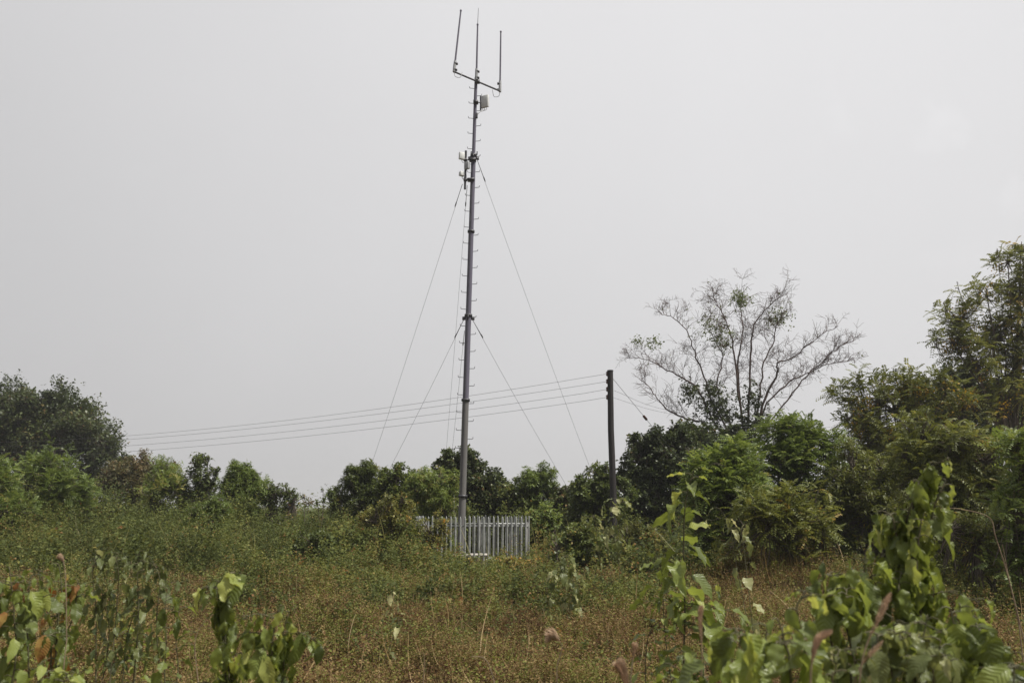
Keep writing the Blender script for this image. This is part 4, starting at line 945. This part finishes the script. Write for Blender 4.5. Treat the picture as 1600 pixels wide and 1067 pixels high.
leafy('leafy_plant', 'stalk hung with drooping bright green leaves, the taller of two at bottom left', 'plant',
      [[(352, 1090, 5.2), (350, 1020, 5.2), (345, 960, 5.2), (350, 925, 5.2), (325, 917, 5.2), (308, 925, 5.2)], [(355, 1090, 5.2), (352, 1000, 5.2), (355, 940, 5.2), (362, 930, 5.2)], [(345, 1090, 5.3), (340, 1060, 5.3), (362, 1050, 5.3)]], .16, 30, .9, 'bigleaf', BROAD, .65, .25, r=.009, reach=.25, start=.4, width=.9, side=1)
leafy('leafy_plant', 'stalk hung with drooping green leaves, the shorter of two at bottom left', 'plant',
      [[(425, 1090, 4.9), (425, 1020, 4.9), (430, 970, 4.9), (438, 945, 4.9)], [(420, 1090, 4.9), (415, 1010, 4.9), (415, 975, 4.9)], [(432, 1090, 5.0), (440, 1000, 5.0), (452, 955, 5.0)]], .15, 34, .93, 'bigleaf', BROAD, .6, .25, r=.009, reach=.22, start=.45, width=.9, side=1)
leafy('weed_plant', 'low fresh green weed at the bottom left edge', 'weed',
      [[(60, 1085, 5.0), (75, 1050, 5.0)], [(100, 1085, 5.0), (95, 1055, 5.0)]], .10, 24, .4, 'bigleaf', BROAD, .75, .15, r=.004, start=.5)
leafy('weed_plant', 'light green weed tuft low between the left plants', 'weed',
      [[(195, 1020, 8.6), (185, 985, 8.6)], [(215, 1030, 8.6), (225, 995, 8.6)]], .12, 22, .3, 'bigleaf', BROAD, .7, .15, r=.004, start=.4)
leafy('weed_plant', 'small pale-leaved weed standing alone in the middle of the brown herbs', 'weed',
      [[(620, 975, 12.5), (622, 950, 12.5), (610, 925, 12.5)]], .12, 16, .6, 'paleleaf', BROAD, .75, .2, r=.005, start=.2)
leafy('weed_plant', 'pale-leaved climbing weed right of the fence foot', 'weed',
      [[(855, 960, 15.5), (862, 920, 15.5), (872, 885, 15.5)], [(890, 940, 15.5), (895, 900, 15.5), (880, 865, 15.5)], [(880, 960, 15.4), (905, 915, 15.4), (915, 885, 15.4)]], .17, 20, .6, 'paleleaf', HEART, .55, .25, r=.006, start=.25)
leafy('weed_plant', 'pale broad-leaved creeper in front of the power pole', 'creeper',
      [[(950, 860, 20), (958, 800, 20), (970, 785, 20), (978, 775, 20)], [(935, 860, 20), (930, 815, 20), (925, 805, 20)], [(965, 860, 20), (968, 810, 20), (955, 790, 20)]], .21, 13, .6, 'paleleaf', HEART, .6, .25, r=.008, start=.4)
leafy('weed_plant', 'pair of pale leaves on a stem above the brown slope', 'weed',
      [[(1150, 880, 11), (1140, 820, 11), (1125, 795, 11)], [(1165, 880, 11), (1158, 830, 11), (1160, 820, 11)]], .15, 7, .6, 'paleleaf', HEART, .7, .2, r=.005, start=.4)

# dry twig with bends at the right
def dry_stalk(pts, label, r=.007):
    P = curve([at(*p) for p in pts], 8); b = P[0].copy(); b[2] = float(ground_z(b[0], b[1]))
    if P[0][2]-b[2] > .1: P = np.vstack([b, P])
    a = Acc(); a.tube(P, np.linspace(r, r*.4, len(P)), 6); o = tag(a.build('dry_stalk', M['twig'], smooth=True), label, 'dry stalk'); origin_at(o, tuple(P[0])); return o
dry_stalk([(1600, 1000, 8.5), (1575, 900, 8.5), (1556, 840, 8.5), (1545, 808, 8.5), (1500, 795, 8.4), (1470, 794, 8.4)], 'long bare twig bending over to the left near the right edge')
dry_stalk([(1590, 960, 9), (1580, 920, 9), (1566, 850, 9)], 'straight bare stalk near the right edge behind the bent twig')
dry_stalk([(310, 1070, 6.5), (305, 1000, 6.5), (325, 965, 6.5), (345, 958, 6.5)], 'thin curved dry stalk left of the taller drooping plant', .004)
dry_stalk([(775, 1080, 6), (768, 1050, 6), (757, 1028, 6), (735, 1025, 6)], 'short pale hooked stalk at the bottom centre', .005)
dry_stalk([(660, 1080, 7), (663, 1040, 7), (662, 1020, 7)], 'upright pale stalk at the bottom left of centre', .005)

# grass plumes
def plume(name, pts, n_head, width, label, length_frac=.45, r=.004, n=900):
    P = curve([at(*p) for p in pts], 10); b = P[0].copy(); b[2] = float(ground_z(b[0], b[1]))
    t = thing('grass_plume', b, label, 'grass plume')
    a = Acc(); a.tube(np.vstack([b, P]), np.linspace(r, r*.5, len(P)+1), 5); a.build('stalk', M['twig'], t, smooth=True)
    a = Acc(); k = int(len(P)*(1-length_frac)); H = P[k:]
    s_ = rng.random(n); Q = np.stack([np.interp(s_*(len(H)-1), np.arange(len(H)), H[:, i]) for i in range(3)], -1)
    T = nrm(np.stack([np.interp(s_*(len(H)-1), np.arange(len(H)), np.gradient(H, axis=0)[:, i]) for i in range(3)], -1))
    ww = width*np.sin(math.pi*np.clip(s_*.92+.06, 0, 1))**.7
    rd = nrm(np.cross(T, rand_unit(n)))
    a.scatter(LANCE, Q+rd*(ww*.2)[:, None], T*.9+rd*.75, rd, ww*rng.uniform(.7, 1.5, n), rng.random(n), .5)
    a.build('seed_head', M['plume'], t)
plume('p', [(1266, 1090, 3.0), (1268, 1040, 3.0), (1278, 1000, 3.0), (1300, 984, 3.0)], 0, .018, 'brown furry grass plume nodding right at the bottom right', .62, n=1500)
plume('p', [(1095, 1075, 3.8), (1097, 1020, 3.8), (1094, 965, 3.8), (1097, 945, 3.8)], 0, .017, 'slim pale upright grass plume right of the thin sapling', .6)
plume('p', [(985, 1085, 3.6), (980, 1070, 3.6), (972, 1045, 3.6), (965, 1036, 3.6)], 0, .032, 'thick pinkish grass plume at the bottom right of centre', .7, n=1300)
plume('p', [(870, 1040, 6.5), (878, 1010, 6.5), (868, 995, 6.5), (858, 994, 6.5)], 0, .06, 'fluffy tan grass plume drooping left at the bottom centre', .5)
plume('p', [(985, 1060, 4.2), (990, 1020, 4.2), (993, 1005, 4.2)], 0, .02, 'short faint grass plume just right of the thick pinkish one', .6, n=500)
plume('p', [(104, 1000, 6.2), (103, 920, 6.2), (100, 880, 6.2), (92, 868, 6.2)], 0, .026, 'brown curved grass plume above the orange-leaved plant', .3)
plume('p', [(1340, 1090, 3.4), (1350, 1020, 3.4), (1375, 960, 3.4), (1392, 925, 3.4)], 0, .02, 'long green-tan grass stalk leaning right below the vine-draped stem', .55, n=500)
plume('p', [(1330, 1090, 3.5), (1345, 1040, 3.5), (1380, 1000, 3.5)], 0, .016, 'shorter green-tan grass stalk leaning right beside the long one', .5, n=400)
def haze():
    me = bpy.data.meshes.new('haze'); x, y0, y1, z0, z1 = 1700, -40, 1700, -1.5, 60
    v = [(a, b, c) for c in (z0, z1) for a, b in ((-x, y0), (x, y0), (x, y1), (-x, y1))]
    me.from_pydata(v, [], [(3, 2, 1, 0), (4, 5, 6, 7), (0, 1, 5, 4), (1, 2, 6, 5), (2, 3, 7, 6), (3, 0, 4, 7)]); me.update()
    o = bpy.data.objects.new('haze', me); C.objects.link(o)
    m = bpy.data.materials.new('haze_air'); m.use_nodes = True; t = m.node_tree; t.nodes.clear()
    ou = t.nodes.new('ShaderNodeOutputMaterial'); pv = t.nodes.new('ShaderNodeVolumePrincipled')
    pv.inputs['Color'].default_value = (.93, .94, .96, 1); pv.inputs['Density'].default_value = .0006; pv.inputs['Anisotropy'].default_value = .2
    t.links.new(pv.outputs[0], ou.inputs['Volume']); me.materials.append(m)
    tag(o, 'thin pale dry-season haze over the whole place', 'haze', kind='stuff')
haze()
print('objects', len(bpy.data.objects), 'faces', sum(len(m.polygons) for m in bpy.data.meshes))
